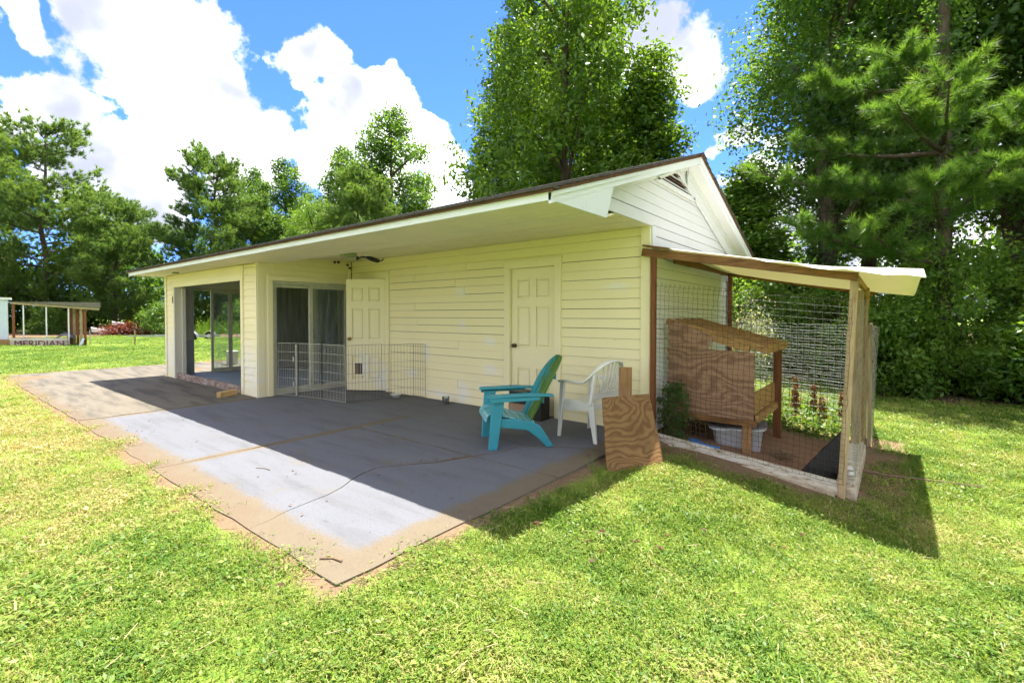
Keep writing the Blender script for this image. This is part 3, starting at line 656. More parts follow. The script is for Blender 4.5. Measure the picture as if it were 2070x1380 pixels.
MB().prism([(EXL-.05, PK[0]-.15, rf(PK[0]-.15)+.016), (EXL-.05, PK[0], PK[1]+.018), (EXL-.05, PK[0]+.15, rf(PK[0]+.15)+.016), (EXL-.05, PK[0]+.15, rf(PK[0]+.15)+.005), (EXL-.05, PK[0], PK[1]+.006), (EXL-.05, PK[0]-.15, rf(PK[0]-.15)+.005)], (EXR-EXL+.10, 0, 0)).build('ridge_cap', 'shingle', roof)
# soffit flood light and small ceiling box
FL = thing('flood_light', 'mossy soffit light box with a dangling black lamp arm', 'light', (-4.03, -1.30, 2.30))
B(-4.10, -3.98, -1.44, -1.22, 2.222, 2.285).build('junction_box', plain('mossy', (.24, .30, .16), .8, var=.35, scale=25), FL, bevel=.008)
MB().tube([(-4.02,-1.22,2.245),(-4.0,-1.17,2.215),(-4.0,-1.13,2.235),(-3.98,-1.08,2.235),(-3.97,-1.03,2.22)], .012, 8).build('arm', 'black_plastic', FL, smooth=True)
MB().tube([(-4.02,-1.21,2.24),(-4.01,-1.20,2.21),(-4.01,-1.195,2.185)], [.012,.016,.022], 8).build('lamp_socket', 'black_plastic', FL, smooth=True)
MB().tube([(-3.975,-1.06,2.235),(-3.96,-1.0,2.22),(-3.94,-.90,2.195),(-3.93,-.87,2.19)], [.02,.034,.034,.02], 8).build('lamp_head', 'black_plastic', FL, smooth=True)
MB().tube([(-3.93,-.87,2.19),(-3.925,-.83,2.20),(-3.92,-.80,2.23)], .008, 6).build('wire_end', 'black_plastic', FL)
SD_ = B(-9.35, -9.20, -1.98, -1.90, 2.22, 2.243).build('soffit_fixture', 'mossy', None); tag(SD_, 'small flat light mount under the eave above the wide opening', 'light fixture')
nest = MB()
wn = [(-5.98,-.10,2.33),(-5.99,-.05,2.27),(-6.0,-.36,2.36),(-6.0,-.28,2.365)]
for (x, y, zz) in wn:
    o = MB().lathe([(.0, -.028), (.018, -.02), (.026, 0), (.02, .02), (.0, .026)], (x, y, zz), 10).build('wasp_nest', 'dark_knob', smooth=True)
    tag(o, 'dark mud wasp nest under the soffit by the inner wall corner', 'nest', 'mud nests in the eave corner')
# ------------------------------------------------------------------ wire dog pen
def wire_panel(mb, a, b, h, nv, rows, r=.0024, z0=.02, frame=.0035, arch=0):
    a, b = Vector(a), Vector(b)
    for i in range(nv + 1):
        p = a.lerp(b, i / nv); mb.wire((p.x, p.y, p.z + z0), (p.x, p.y, p.z + h), r if 0 < i < nv else frame)
    for k in range(rows + 1):
        z = z0 + (h - z0) * k / rows; mb.wire((a.x, a.y, a.z + z), (b.x, b.y, b.z + z), r * 1.25 if 0 < k < rows else frame)
    return mb
PEN = thing('dog_pen', 'folding wire exercise pen standing in front of the sliding door', 'pet pen', (-5.0, -1.2, 0))
pp = [(-6.0,-1.43,0),(-5.60,-1.29,0),(-5.03,-1.19,0),(-4.43,-1.147,0),(-4.27,-.588,0),(-4.12,-.06,0),(-3.85,-.035,0)]
for i, (a, b) in enumerate(zip(pp[:-1], pp[1:])):
    L_ = (Vector(b) - Vector(a)).length
    mb = wire_panel(MB(), a, b, .90 if i < 4 else .89, max(4, int(L_ / (.037 if i < 3 else .05))), 6, .0023 if i < 3 else .0015, .02, .0042 if i < 3 else .003)
    if i == 0:
        mb.build('gate_panel', 'pen_wire', PEN)
        g1 = MB(); p = Vector(b)
        g1.box(p.x-.05, p.x-.018, p.y-.02, p.y+.0, .03, .88); g1.build('gate_bar', 'pen_wire', PEN)
        for zz in (.22, .64):
            MB().tube([(p.x-.09, p.y-.04, zz), (p.x-.075, p.y-.045, zz+.03), (p.x-.06, p.y-.04, zz), (p.x-.075, p.y-.045, zz-.05)], .009, 6).build('latch', 'pen_wire', PEN)
        MB().lathe([(0, 0), (.024, 0), (.024, .004), (0, .004)], (0, 0, 0), 14).build('tag', 'white_paint', PEN)
        t = PEN.children[-1]; t.location = (-5.78 + 5.0, -1.375 + 1.2, .83); t.rotation_euler = (R(90), 0, R(19))
    else: mb.build('wire_panel', 'pen_wire' if i < 3 else 'rusty_wire', PEN)
# ------------------------------------------------------------------ small things on the patio
def lbl(o, label, cat, group=None): return tag(o, label, cat, group)
bk = MB().beam((0, -.17, .045), (0, .17, .045), .09, .09).build('timber_block', 'block_wood', bevel=.004)
bk.location = (-6.62, -2.0, .002); bk.rotation_euler = (0, 0, R(22)); lbl(bk, 'short cut timber block lying on the concrete by the pillar', 'block')
bw = MB().lathe([(0, .004), (.06, .004), (.085, .06), (.095, .065), (.095, .07), (.08, .066), (.055, .014), (0, .012)], (-4.24, -.33, .001), 20).build('pet_bowl', 'white_plastic', smooth=True); lbl(bw, 'pale pet bowl on the concrete beside the wire pen', 'bowl')
jr = thing('glass_jar', 'small jar of brown contents against the long wall', 'jar', (-3.2, -.19, .002))
MB().lathe([(0, 0), (.05, 0), (.05, .075), (0, .075)], (-3.2, -.19, .003), 14).build('contents', 'drip_wood', jr)
MB().lathe([(.055, 0), (.055, .115), (.052, .115), (.052, .002)], (-3.2, -.19, .002), 14).build('jar_wall', 'glass', jr)
bx = thing('wooden_crate', 'small wooden crate with a dark gap behind the teal chair', 'crate', (-1.62, -.20, .003))
MB().box(-1.83, -1.55, -.34, -.08, .003, .20).build('box_body', 'cardboard', bx); MB().box(-1.83, -1.57, -.33, -.09, .2005, .36).build('dark_top', 'black_plastic', bx)
MB().box(-1.545, -1.33, -.30, -.10, .003, .30).build('dark_side', 'black_rubber', bx)
# twigs and leaf litter on the slab
def twig(pts, r, label):
    o = MB().tube(pts, r, 5).build('twig', 'dry_stick'); lbl(o, label, 'twig')
def G(x, y, dz=0): return (x, y, ghf(x, y) + dz)
twig([(-.30,-3.92,.008),(-.24,-3.87,.007),(-.17,-3.86,.009)], .005, 'broken twig on the near corner of the concrete')
twig([(-2.25,-3.42,.004),(-2.17,-3.38,.006),(-2.09,-3.37,.004)], .003, 'thin twig on the sunlit concrete near the front edge')
twig([G(1.95,1.05,.02), G(2.2,1.08,.03), G(2.55,1.2,.02), G(2.9,1.25,.02)], .012, 'long dry stick on the grass beside the coop')
lit = MB()
for k in range(170):
    if k < 34: t = random.random(); x, y = -.99 - .35*t + random.gauss(0, .02), -1.96 - .62*t + random.gauss(0, .03)
    elif k < 52: x, y = random.uniform(-.6, -.05), -1.15 + random.gauss(0, .06)
    elif k < 60: x, y = -5.0 + random.gauss(0, .12), -2.4 + random.gauss(0, .1)
    else: x, y = random.uniform(-6, -.3), random.uniform(-3.8, -1)
    a = random.uniform(0, 6.28); l = random.uniform(.007, .022); w = l*.4; z = .005 + random.uniform(0, .006)
    c, s = math.cos(a), math.sin(a)
    lit.add([(x-c*l, y-s*l, z), (x+s*w, y-c*w, z+.006), (x+c*l, y+s*l, z), (x-s*w, y+c*w, z+.004)], [(0, 1, 2, 3)])
tag(lit.build('leaf_litter', 'dry_stick'), 'dry leaf litter and debris scattered over the concrete', 'litter', kind='stuff')

# ------------------------------------------------------------------ teal adirondack chair
def adirondack():
    t = thing('adirondack_chair', 'teal plastic adirondack chair with green stained back', 'chair', (-1.0, -1.265, .002), R(-40.5)); t.scale = (.97, .97, .97)
    def bd(mb, n, m='teal_plastic', **k): return mb.build(n, m, t, world=False, **k)
    for s in (-1, 1):
        # front leg: tapered blade carrying the arm
        bd(MB().hexa([(s*.255,-.335,0),(s*.325,-.335,0),(s*.325,-.245,0),(s*.255,-.245,0),(s*.265,-.30,.54),(s*.325,-.30,.54),(s*.325,-.165,.54),(s*.265,-.165,.54)]), 'front_leg', bevel=.012)
        # rear leg sweeping from the seat rail to the floor
        pr = [(s*.295,-.24,.235),(s*.295,-.22,.33),(s*.295,.12,.285),(s*.295,.22,.235),(s*.295,.30,.12),(s*.295,.375,0),(s*.295,.295,0),(s*.295,.20,.10),(s*.295,.08,.19)]
        bd(MB().prism(pr, (-.045*s, 0, 0)), 'rear_leg', bevel=.010)
        # arm with rounded front, skirt under its outer edge
        out = []
        for k in range(9):
            a = math.pi*k/8; out.append((s*.30 + .07*math.cos(a), -.30 - .06*math.sin(a)))
        out = out[::-1] + [(s*.30+.07, .1), (s*.30+.03 if s > 0 else s*.30+.055, .34), (s*.30-.055 if s > 0 else s*.30-.03, .34), (s*.30-.07, .1)][::1]
        out = [(s*.30-.07, -.30)] + [(s*.30-.07*math.cos(math.pi*k/8), -.30-.06*math.sin(math.pi*k/8)) for k in range(1, 8)] + [(s*.30+.07, -.30), (s*.30+.07, .08), (s*.30+.04, .36), (s*.30-.04, .36), (s*.30-.07, .08)]
        bd(MB().prism([(x, y, .545 + .012*math.cos(y*4)) for x, y in out], (0, 0, .024)), 'armrest', bevel=.007)
        bd(MB().hexa([(s*.365,-.33,.505),(s*.35,-.33,.505),(s*.35,.2,.52),(s*.365,.2,.52),(s*.365,-.33,.55),(s*.35,-.33,.55),(s*.35,.2,.55),(s*.365,.2,.55)]), 'arm_skirt')
    # seat slats follow a dished profile and roll over the front
    prof = [(-.365,.285),(-.36,.335),(-.33,.372),(-.27,.378),(-.19,.360),(-.11,.338),(-.03,.316),(.05,.296),(.12,.282),(.17,.278)]
    for i in range(0, len(prof)-1):
        (y0, z0), (y1, z1) = prof[i], prof[i+1]; d = Vector((0, y1-y0, z1-z0)); n = Vector((0, -d.z, d.y)).normalized()*.016; e = d.normalized()*.0045
        a = Vector((0, y0, z0))+e; b = Vector((0, y1, z1))-e; w = .262
        bd(MB().hexa([Vector((-w,0,0))+a-n, Vector((w,0,0))+a-n, Vector((w,0,0))+b-n, Vector((-w,0,0))+b-n, Vector((-w,0,0))+a, Vector((w,0,0))+a, Vector((w,0,0))+b, Vector((-w,0,0))+b]), 'seat_slat', 'teal_seat', bevel=.003)
    bd(B(-.255, .255, .02, .05, .20, .262), 'cross_rail')
    # backrest: five slats in an oval
    def hw(u): return (.20 + .065*math.sin(u/.62*math.pi/2)) if u < .62 else .265*math.sqrt(max(0, 1-((u-.62)/.385)**2))
    H_ = .80
    for i in range(5):
        f0, f1 = -1 + .4*i, -.6 + .4*i; vs_, fs = [], []
        us = [0, .12, .25, .38, .5, .62, .72, .80, .87, .92, .96, .985]
        for u in us:
            w = hw(u)
            for f, dd in ((f0, 0), (f1, 0), (f1, -.02), (f0, -.02)):
                x = w*f + (.004 if f == f0 else -.004); y = .14 + .40*u + dd - .05*(1-(x/.27)**2)*0 - .045*(x/.265)**2 + (.02 if i in (1, 3) else .026 if i == 2 else 0)*.4
                vs_.append((x, y, .20 + H_*u*.955 - dd*.45 ))
        for k in range(len(us)-1):
            for q in range(4): fs.append((4*k+q, 4*k+(q+1) % 4, 4*k+4+(q+1) % 4, 4*k+4+q))
        fs += [(3, 2, 1, 0), tuple(4*(len(us)-1)+q for q in range(4))]
        bd(MB().add(vs_, fs), 'back_slat', 'stained_back', bevel=.003)
    for u in (.36, .70):
        w = hw(u)*.55; bd(MB().beam((-w, .14+.4*u+.012, .20+H_*u*.955), (w, .14+.4*u+.012, .20+H_*u*.955), .02, .06), 'back_brace')
    return t
adirondack()
# ------------------------------------------------------------------ white monobloc chair
def monobloc():
    t = thing('garden_chair', 'white plastic garden armchair with fan slatted back seen from behind', 'chair', (-.47, -.525, .004), R(-98))
    def bd(mb, n, m='white_plastic', **k): return mb.build(n, m, t, world=False, **k)
    def leg(p0, p1, w0, w1, nm):
        a, b = Vector(p0), Vector(p1); s = 1 if a.x > 0 else -1
        mb = MB()      # L-shaped tapered section
        for (dx, dy) in (((w0, .014), (w1, .012)), ((.014, w0), (.012, w1))):
            (ax, ay), (bx_, by) = dx, dy
            mb.hexa([(b.x-s*bx_, b.y-by/2, b.z),(b.x, b.y-by/2, b.z),(b.x, b.y+by/2, b.z),(b.x-s*bx_, b.y+by/2, b.z),(a.x-s*ax, a.y-ay/2, a.z),(a.x, a.y-ay/2, a.z),(a.x, a.y+ay/2, a.z),(a.x-s*ax, a.y+ay/2, a.z)])
        bd(mb, nm, bevel=.004)
    for s in (-1, 1):
        leg((s*.272, -.205, .63), (s*.285, -.245, 0), .062, .040, 'front_leg')
        leg((s*.250, .165, .43), (s*.275, .255, 0), .085, .045, 'rear_leg')
        bd(MB().hexa([(s*.262,-.20,.30),(s*.250,-.20,.30),(s*.235,.17,.335),(s*.248,.17,.335),(s*.262,-.20,.415),(s*.250,-.20,.415),(s*.235,.17,.42),(s*.248,.17,.42)]), 'side_apron', bevel=.004)
        bd(MB().hexa([(s*.275,.165,.40),(s*.235,.165,.40),(s*.235,.20,.40),(s*.275,.20,.40),(s*.262,.215,.74),(s*.232,.215,.74),(s*.232,.24,.74),(s*.262,.24,.74)]), 'back_post', bevel=.006)
    # seat shell with a rolled front
    vs_, fs = [], []; nx, ny = 8, 8
    for j in range(ny+1):
        y = -.235 + .42*j/ny
        for i in range(nx+1):
            u = -1 + 2*i/nx; x = u*(.255 - .02*j/ny); z = .425 - .02*(1-u*u) - .02*(j/ny) - (.035 if j == 0 else 0)
            vs_.append((x, y, z))
    for j in range(ny):
        for i in range(nx): a = j*(nx+1)+i; fs.append((a, a+1, a+nx+2, a+nx+1))
    bd(MB().add(vs_, fs), 'seat', solid=.014, smooth=True)
    bd(B(-.235, .235, .17, .185, .335, .40), 'rear_apron', bevel=.004)
    # arms + arch in one sweeping rim
    half = [(.272,-.245,.625),(.276,-.16,.638),(.280,-.06,.636),(.281,.04,.634),(.278,.11,.645),(.268,.165,.685),(.248,.205,.745),(.215,.245,.795),(.165,.275,.835),(.105,.293,.858),(.045,.30,.868),(0,.302,.870)]
    pts = half + [(-x, y, z) for x, y, z in half[-2::-1]]
    rim = MB(); n = len(pts); ring = []
    for i, p in enumerate(pts):
        tt = abs(i - (n-1)/2)/((n-1)/2)     # 0 at top, 1 at arm fronts
        w = .030 + .004*(1-tt) if tt < .5 else .030; h = .024
        arm = 1 if tt > .55 else max(0, (tt-.3)/.25)
        dx = Vector((1, 0, 0))*arm + Vector((0, 1, 0))*(1-arm)*(-1); s = 1 if p[0] >= 0 else -1
        d = Vector(pts[min(i+1, n-1)]) - Vector(pts[max(i-1, 0)]); side = (Vector((s, 0, 0))*arm*s + Vector((0, 1, 0))*(1-arm)); side = (side - d.normalized()*side.dot(d.normalized())).normalized(); upv = side.cross(d).normalized()
        P = Vector(p)
        for a_, b_2 in ((-w, -h/2), (w, -h/2), (w, h/2), (-w, h/2)): ring.append(P + side*a_ + upv*b_2)
    fs = []
    for i in range(n-1):
        for q in range(4): fs.append((4*i+q, 4*i+(q+1) % 4, 4*i+4+(q+1) % 4, 4*i+4+q))
    fs += [(3, 2, 1, 0), tuple(4*(n-1)+q for q in range(4))]
    bd(MB().add(ring, fs), 'arm_rim', bevel=.008, smooth=True)
    bd(MB().hexa([(-.235,.185,.455),(.235,.185,.455),(.235,.205,.455),(-.235,.205,.455),(-.235,.192,.50),(.235,.192,.50),(.235,.212,.50),(-.235,.212,.50)]), 'lower_back_rail', bevel=.004)
    for k in range(7):
        f = (k-3)/3; xb = f*.145; xt = f*.205; zt = .852 - .10*abs(f)**2.2
        mid = (xb*.45+xt*.55*.92, .245 + .012*(1-f*f), (.49+zt)/2)
        ps = [(xb, .200, .485), mid, (xt, .29 - .05*f*f, zt)]
        mb = MB(); w = .014
        for a, b in zip(ps[:-1], ps[1:]): mb.beam(a, b, .026, .010, (0, 1, 0))
        bd(mb, 'back_slat')
    bd(MB().hexa([(-.215,.205,.50),(.215,.205,.50),(.215,.213,.50),(-.215,.213,.50),(-.215,.213,.53),(.215,.213,.53),(.215,.221,.53),(-.215,.221,.53)]), 'back_web')
    return t
monobloc()
# ------------------------------------------------------------------ leaning plywood and plank
BL, BR, TR_, TL_ = Vector((.165,-1.37,-.11)), Vector((.445,-.70,-.155)), Vector((.20,-.52,.545)), Vector((-.01,-1.15,.565))
nrm = (BR-BL).cross(TL_-BL).normalized()*.013
pb = MB(); edge = []
for a, b, jag in ((BL, BR, .004), (BR, TR_, .006), (TR_, TL_, .003), (TL_, BL, .003)):
    for k in range(8): edge.append(a.lerp(b, k/8) + (b-a).normalized().cross(nrm.normalized())*random.uniform(-jag, jag))
o = pb.prism(edge, nrm).build('plywood_sheet', 'plywood_board'); lbl(o, 'weathered plywood sheet with swirling grain leaning by the coop post', 'plywood')
o = MB().hexa([(-.035,-.745,.0),(.095,-.745,.0),(.095,-.705,.0),(-.035,-.705,.0),(-.03,-.74,.83),(.10,-.74,.835),(.10,-.70,.835),(-.03,-.70,.83)]).build('wood_plank', 'plank_wood', bevel=.003); lbl(o, 'upright brown plank standing behind the leaning plywood sheet', 'plank')

# ------------------------------------------------------------------ coop
CP = thing('chicken_coop', 'open timber chicken coop frame with wire mesh and pale corrugated lean-to roof', 'coop', (.95, 1.2, -.2))
def cp(mb, n, m, **k): return mb.build(n, m, CP, **k)
cp(MB().beam((.055,-.045,-.08), (.060,-.045,2.06), .055, .05, (0, 1, 0)), 'post', 'red_wood', bevel=.003)
cp(MB().beam((1.845,-.02,-.33), (1.925,-.02,1.70), .062, .05, (0, 1, 0)), 'post', 'pale_wood', bevel=.003)
cp(MB().beam((1.865,1.62,-.22), (1.885,1.62,1.66), .09, .14, (0, 1, 0)), 'post', 'grey_wood', bevel=.004)
cp(MB().beam((1.925,1.74,-.22), (1.935,1.74,1.60), .025, .10, (0, 1, 0)), 'post', 'treated_wood')
cp(MB().beam((.06,3.20,-.1), (.06,3.20,2.03), .06, .05, (0, 1, 0)), 'post', 'red_wood', bevel=.003)
cp(MB().beam((1.90,2.75,-.3), (1.90,2.75,1.66), .06, .06, (0, 1, 0)), 'post', 'grey_wood')
def rz(x): return 2.135 - .187*x
cp(MB().beam((-.075,-.055,rz(-.07)-.052), (1.95,-.055,rz(1.95)-.052), .036, .088), 'front_beam', 'brown_wood', bevel=.003)
cp(MB().beam((-.06,-.06,rz(0)+.035), (.25,-.10,rz(.2)+.005), .05, .022), 'broken_batten', 'brown_wood')
cp(MB().beam((.0,2.86,rz(0)-.09), (2.0,2.86,rz(2.0)-.10), .04, .05), 'rear_beam', 'brown_wood')
cp(MB().beam((.10,.50,rz(.1)-.06), (.10,3.2,rz(.1)-.06), .04, .10), 'ledger', 'brown_wood')
cp(MB().beam((1.93,-.03,rz(1.93)-.06), (1.93,2.8,rz(1.93)-.11), .04, .06), 'side_beam', 'treated_wood')
cp(MB().beam((1.96,1.60,rz(1.93)-.10), (1.96,1.68,rz(1.93)-.28), .035, .07), 'brace', 'treated_wood')
def coop_roof():
    b = NB('fibre_roof'); n = b.noise(b.pos(), 3, 5, .6); c = b.mix(n, (.74, .73, .66), (.82, .81, .76)); b.bsdf(c, .45, None, spec=.4, trans=(.25, (.86, .80, .52)))
    nx, ny = 18, 130; vs_, fs = [], []; x0, x1, y0, y1 = .03, 2.40, -.085, 2.85
    for i in range(nx+1):
        x = x0 + (x1-x0)*i/nx
        for j in range(ny+1):
            u_ = max(0, (x-1.1)/1.3); yy0 = y0 - .27*u_; y = yy0 + (y1-yy0)*j/ny
            sag = -.03*math.sin(math.pi*i/nx)*(.3+.7*sm((y-.2)/2)) + .01*math.sin(y*2.1)
            lift = .062*max(0, (x-1.7)/.7)*max(0, 1-max(y, 0)/1.8) - max(0, .10-y)*.20*u_
            vs_.append((x, y, rz(x) + .012 + .012*math.sin(2*math.pi*y/.09) + sag + lift - .022*max(0, y)))
    for i in range(nx):
        for j in range(ny): a = i*(ny+1)+j; fs.append((a, a+1, a+ny+2, a+ny+1))
    cp(MB().add(vs_, fs), 'corrugated_roof', 'fibre_roof', smooth=True, solid=.003)
coop_roof()
def sl(x): return ghf(x, 0)
cp(MB().hexa([(.06,-.035,.0-.11),(1.83,-.035,-.155-.135),(1.83,.004,-.155-.135),(.06,.004,-.11),(.06,-.035,.025),(1.83,-.035,-.16),(1.83,.004,-.16),(.06,.004,.025)]), 'base_board', 'weathered_white', bevel=.004)
cp(MB().hexa([(.05,-.07,-.20),(1.80,-.07,-.44),(1.80,.07,-.44),(.05,.07,-.20),(.05,-.07,-.062),(1.80,-.07,-.245),(1.80,.07,-.245),(.05,.07,-.062)]), 'curb', 'curb_concrete', bevel=.008)
cp(MB().hexa([(1.82,.0,-.46),(1.96,.0,-.46),(1.96,1.75,-.40),(1.82,1.75,-.40),(1.82,.0,-.215),(1.96,.0,-.215),(1.96,1.75,-.17),(1.82,1.75,-.17)]), 'curb', 'curb_concrete', bevel=.006)
cp(MB().hexa([(1.80,.05,-.214),(1.94,.05,-.214),(1.94,1.70,-.169),(1.80,1.70,-.169),(1.80,.05,-.175),(1.94,.05,-.175),(1.94,1.70,-.13),(1.80,1.70,-.13)]), 'base_board', 'weathered_white', bevel=.004)
def mesh_net(P, nu, nv, r, jit=.003, fray=False):
    """welded wire net over bilinear quad P00,P10,P11,P01"""
    a, b, c, d = [Vector(p) for p in P]; mb = MB(); pts = {}
    for i in range(nu+1):
        for j in range(nv+1):
            u, v = i/nu, j/nv; p = a*(1-u)*(1-v) + b*u*(1-v) + c*u*v + d*(1-u)*v
            pts[i, j] = p + Vector([random.gauss(0, jit) for _ in range(3)]) + Vector((0, -.02*math.sin(u*7)*math.sin(v*3), 0))
    for i in range(nu+1): mb.tube([pts[i, j] for j in range(nv+1)], r, 3, False)
    for j in range(nv+1): mb.tube([pts[i, j] for i in range(nu+1)], r, 3, False)
    if fray:
        for i in range(nu+1):
            p = pts[i, nv]; mb.tube([p, p+Vector((.008, -.006, .03)), p+Vector((.022, -.01, .02)), p+Vector((.02, -.012, -.012))], r, 3, False)
    return mb
cp(mesh_net([(.09,-.06,0.0),(1.86,-.055,-.18),(1.91,-.055,1.50),(.09,-.06,1.70)], 35, 32, .0017, .004, True), 'wire_mesh', 'rusty_wire')
cp(mesh_net([(1.93,.0,-.15),(1.95,1.62,-.15),(1.97,1.62,1.55),(1.95,0.0,1.5)], 14, 18, .0012), 'wire_mesh', 'galvanised')
cp(mesh_net([(.1,2.83,-.1),(1.9,2.83,-.15),(1.9,2.83,1.55),(.1,2.83,1.75)], 18, 18, .0016), 'wire_mesh', 'galvanised')
# hutch inside the coop
HU = thing('rabbit_hutch', 'plywood sided hutch on legs with open rafters inside the coop', 'hutch', (.55, .9, -.2))
def hu(mb, n, m, **k): return mb.build(n, m, HU, **k)
jag = [(.075 + .02*random.random() + (.01 if k % 2 else -.012), z) for k, z in enumerate(np.linspace(.30, 1.28, 22))]
poly = [(.10,.225),(1.03,.225),(1.03,.965),(.50,.985)] + [(.42,.97),(.40,1.0)][:0] + [(.10,.99)]
hu(MB().prism([(x,.36,z) for x, z in [(1.03,.225),(1.03,.965),(.47,.985)] + [(x, z) for x, z in jag[::-1] if z < .99] + [(.12,.225)]], (0,-.012,0)), 'side_panel', 'plywood_hutch')
hu(MB().prism([(x,.345,z) for x, z in [(.50,.90),(.62,1.12),(.30,1.255),(.13,1.31)] + [(x+.01, z) for x, z in jag[::-1] if z > .93] + [(.12,.93)]], (0,-.010,0)), 'patch_panel', 'plywood_hutch')
for yy in (.385, .66, .95, 1.24, 1.53):
    hu(MB().beam((.05, yy, 1.30), (1.14, yy, 1.0), .036, .075), 'rafter', 'treated_wood', bevel=.003)
hu(MB().beam((.30,.352,1.20), (.98,.352,1.0), .02, .075), 'fascia', 'treated_wood')
hu(MB().beam((1.14,.34,1.0), (1.14,1.60,1.0), .036, .088), 'header', 'treated_wood', bevel=.003)
hu(B(1.005, 1.035, .375, 1.56, .29, .52), 'end_board', 'treated_wood', bevel=.003)
hu(B(.1, 1.055, .34, .376, .16, .222), 'floor_rail', 'brown_wood'); hu(B(1.037, 1.075, .38, 1.58, .205, .285), 'floor_rail', 'treated_wood'); hu(B(.1, 1.0, .38, 1.5, .22, .24), 'floor', 'brown_wood')
for (x, y, zb, zt, m) in ((.95,.405,-.25,.22,'plank_wood'),(1.06,1.50,-.25,.98,'red_wood'),(.12,.42,-.2,.22,'red_wood'),(.12,1.5,-.2,1.25,'red_wood')):
    hu(B(x-.045, x+.045, y-.022, y+.022, zb, zt), 'leg', m, bevel=.003)
# things in the coop
tub = thing('storage_tub', 'white plastic storage tub under the hutch', 'tub', (.80, .68, -.19), R(12))
def ring(w, d, z, n=24):
    return [(w*np.sign(math.cos(a))*abs(math.cos(a))**.45, d*np.sign(math.sin(a))*abs(math.sin(a))**.45, z) for a in [2*math.pi*k/n for k in range(n)]]
rs = [ring(.22,.15,0), ring(.23,.16,.01), ring(.27,.195,.27), ring(.30,.225,.275), ring(.30,.225,.295), ring(.262,.187,.29), ring(.215,.145,.015)]
mb = MB(); [mb.add(r_, []) for r_ in rs]; n = 24
for i in range(len(rs)-1):
    for k in range(n): mb.f.append((i*n+k, i*n+(k+1) % n, (i+1)*n+(k+1) % n, (i+1)*n+k))
mb.f.append(tuple(range(n))[::-1]); mb.f.append(tuple((len(rs)-1)*n+k for k in range(n)))
mb.build('tub_body', 'tub_plastic', tub, world=False, smooth=True); MB().prism(ring(.31,.235,.298), (0, 0, .015)).build('lid', 'tarp_grey', tub, world=False)
tub.rotation_euler = (R(4), R(-3), R(12))
tr_ = MB(); rs2 = [ring(.14,.10,0), ring(.17,.125,.06), ring(.16,.115,.055), ring(.13,.09,.01)]; [tr_.add(r_, []) for r_ in rs2]
for i in range(3):
    for k in range(n): tr_.f.append((i*n+k, i*n+(k+1) % n, (i+1)*n+(k+1) % n, (i+1)*n+k))
tr_.f.append(tuple(3*n+k for k in range(n)))
o = tr_.build('feed_tray', 'blue_plastic', smooth=True); o.location = (.52,.30,-.14); o.rotation_euler = (R(-8), R(10), .3); lbl(o, 'blue plastic feed tray on the coop floor beside the tub', 'tray')
def rubber():
    vs_, fs = [], []
    for i in range(7):
        u = i/6
        for j in range(7):
            v = j/6; top = .10 + .42*u; x = 1.50 + .33*u + .02*math.sin(3*v); y = .16 + .30*u + .06*v*math.sin(u*3); z = -.27 + (top)*v
            vs_.append((x, y, z))
    for i in range(6):
        for j in range(6): a = i*7+j; fs.append((a, a+1, a+8, a+7))
    o = MB().add(vs_, fs).build('rubber_mat', 'black_rubber', solid=.012, smooth=True); lbl(o, 'black rubber mat curled up in the coop corner', 'mat')
rubber()
for k, (x, y) in enumerate(((1.87,.42),(1.90,.25))):
    o = MB().lathe([(0,0),(.03,.0),(.042,.018),(.03,.036),(0,.044)], (0,0,0), 9).build('stone', 'white_stone', smooth=True); o.location = (x, y, -.165 + .03*(y/1.7)); o.scale = (1.2, .8, .9); o.rotation_euler = (0, 0, k*1.3)
    lbl(o, 'small white stone on the coop base board, %s the front post' % ('farther from' if k == 0 else 'closer to'), 'stone')
# wire fence behind the coop
WF = thing('wire_fence', 'tall welded wire garden fence behind the chicken coop', 'fence', (1.0, 4.2, -.3))
mesh_net([(-.2,4.7,-.28),(1.90,4.15,-.3),(1.92,4.15,1.20),(-.2,4.7,1.24)], 22, 30, .0032, .006).build('wire_panel', 'galvanised', WF)
mesh_net([(1.93,4.15,-.3),(2.0,2.35,-.3),(2.06,2.35,1.22),(1.93,4.15,1.20)], 16, 30, .0026, .006).build('wire_panel', 'galvanised', WF)
for (x, y) in ((1.92,4.17),(1.97,2.33),(-.2,4.72)): B(x-.02, x+.02, y-.02, y+.02, -.35, 1.25).build('post', 'grey_wood', WF)
# ------------------------------------------------------------------ far shed, sign, trailer and yard things
S0 = (-30.98, -2.38)
E_ = Vector((.782, .623, 0)); F_ = Vector((-.623, .782, 0))
F2_ = (F_*970 - E_*935).normalized()     # the far shed stands square to this direction
def fr(o, u, v, z): return Vector((o[0], o[1], 0)) + E_*u + (F2_ if o is S0 else F_)*v + Vector((0, 0, z))
S0 = (-30.98, -2.38)
def fbox(o, u0, u1, v0, v1, z0, z1, zt=None):
    zt = z1 if zt is None else zt
    return MB().hexa([fr(o,u0,v0,z0), fr(o,u1,v0,z0), fr(o,u1,v1,z0), fr(o,u0,v1,z0), fr(o,u0,v0,z1), fr(o,u1,v0,zt), fr(o,u1,v1,zt), fr(o,u0,v1,z1)])
GZ = -.11
SH = thing('open_shed', 'low open sided shed with thin posts and rusty tin roof across the lawn', 'shed', (*S0, GZ))
fbox(S0, .1, 4.35, -.6, 1.3, 1.98, 2.02, 1.70).build('tin_roof', 'old_tin', SH)
SH.children[0].data.vertices
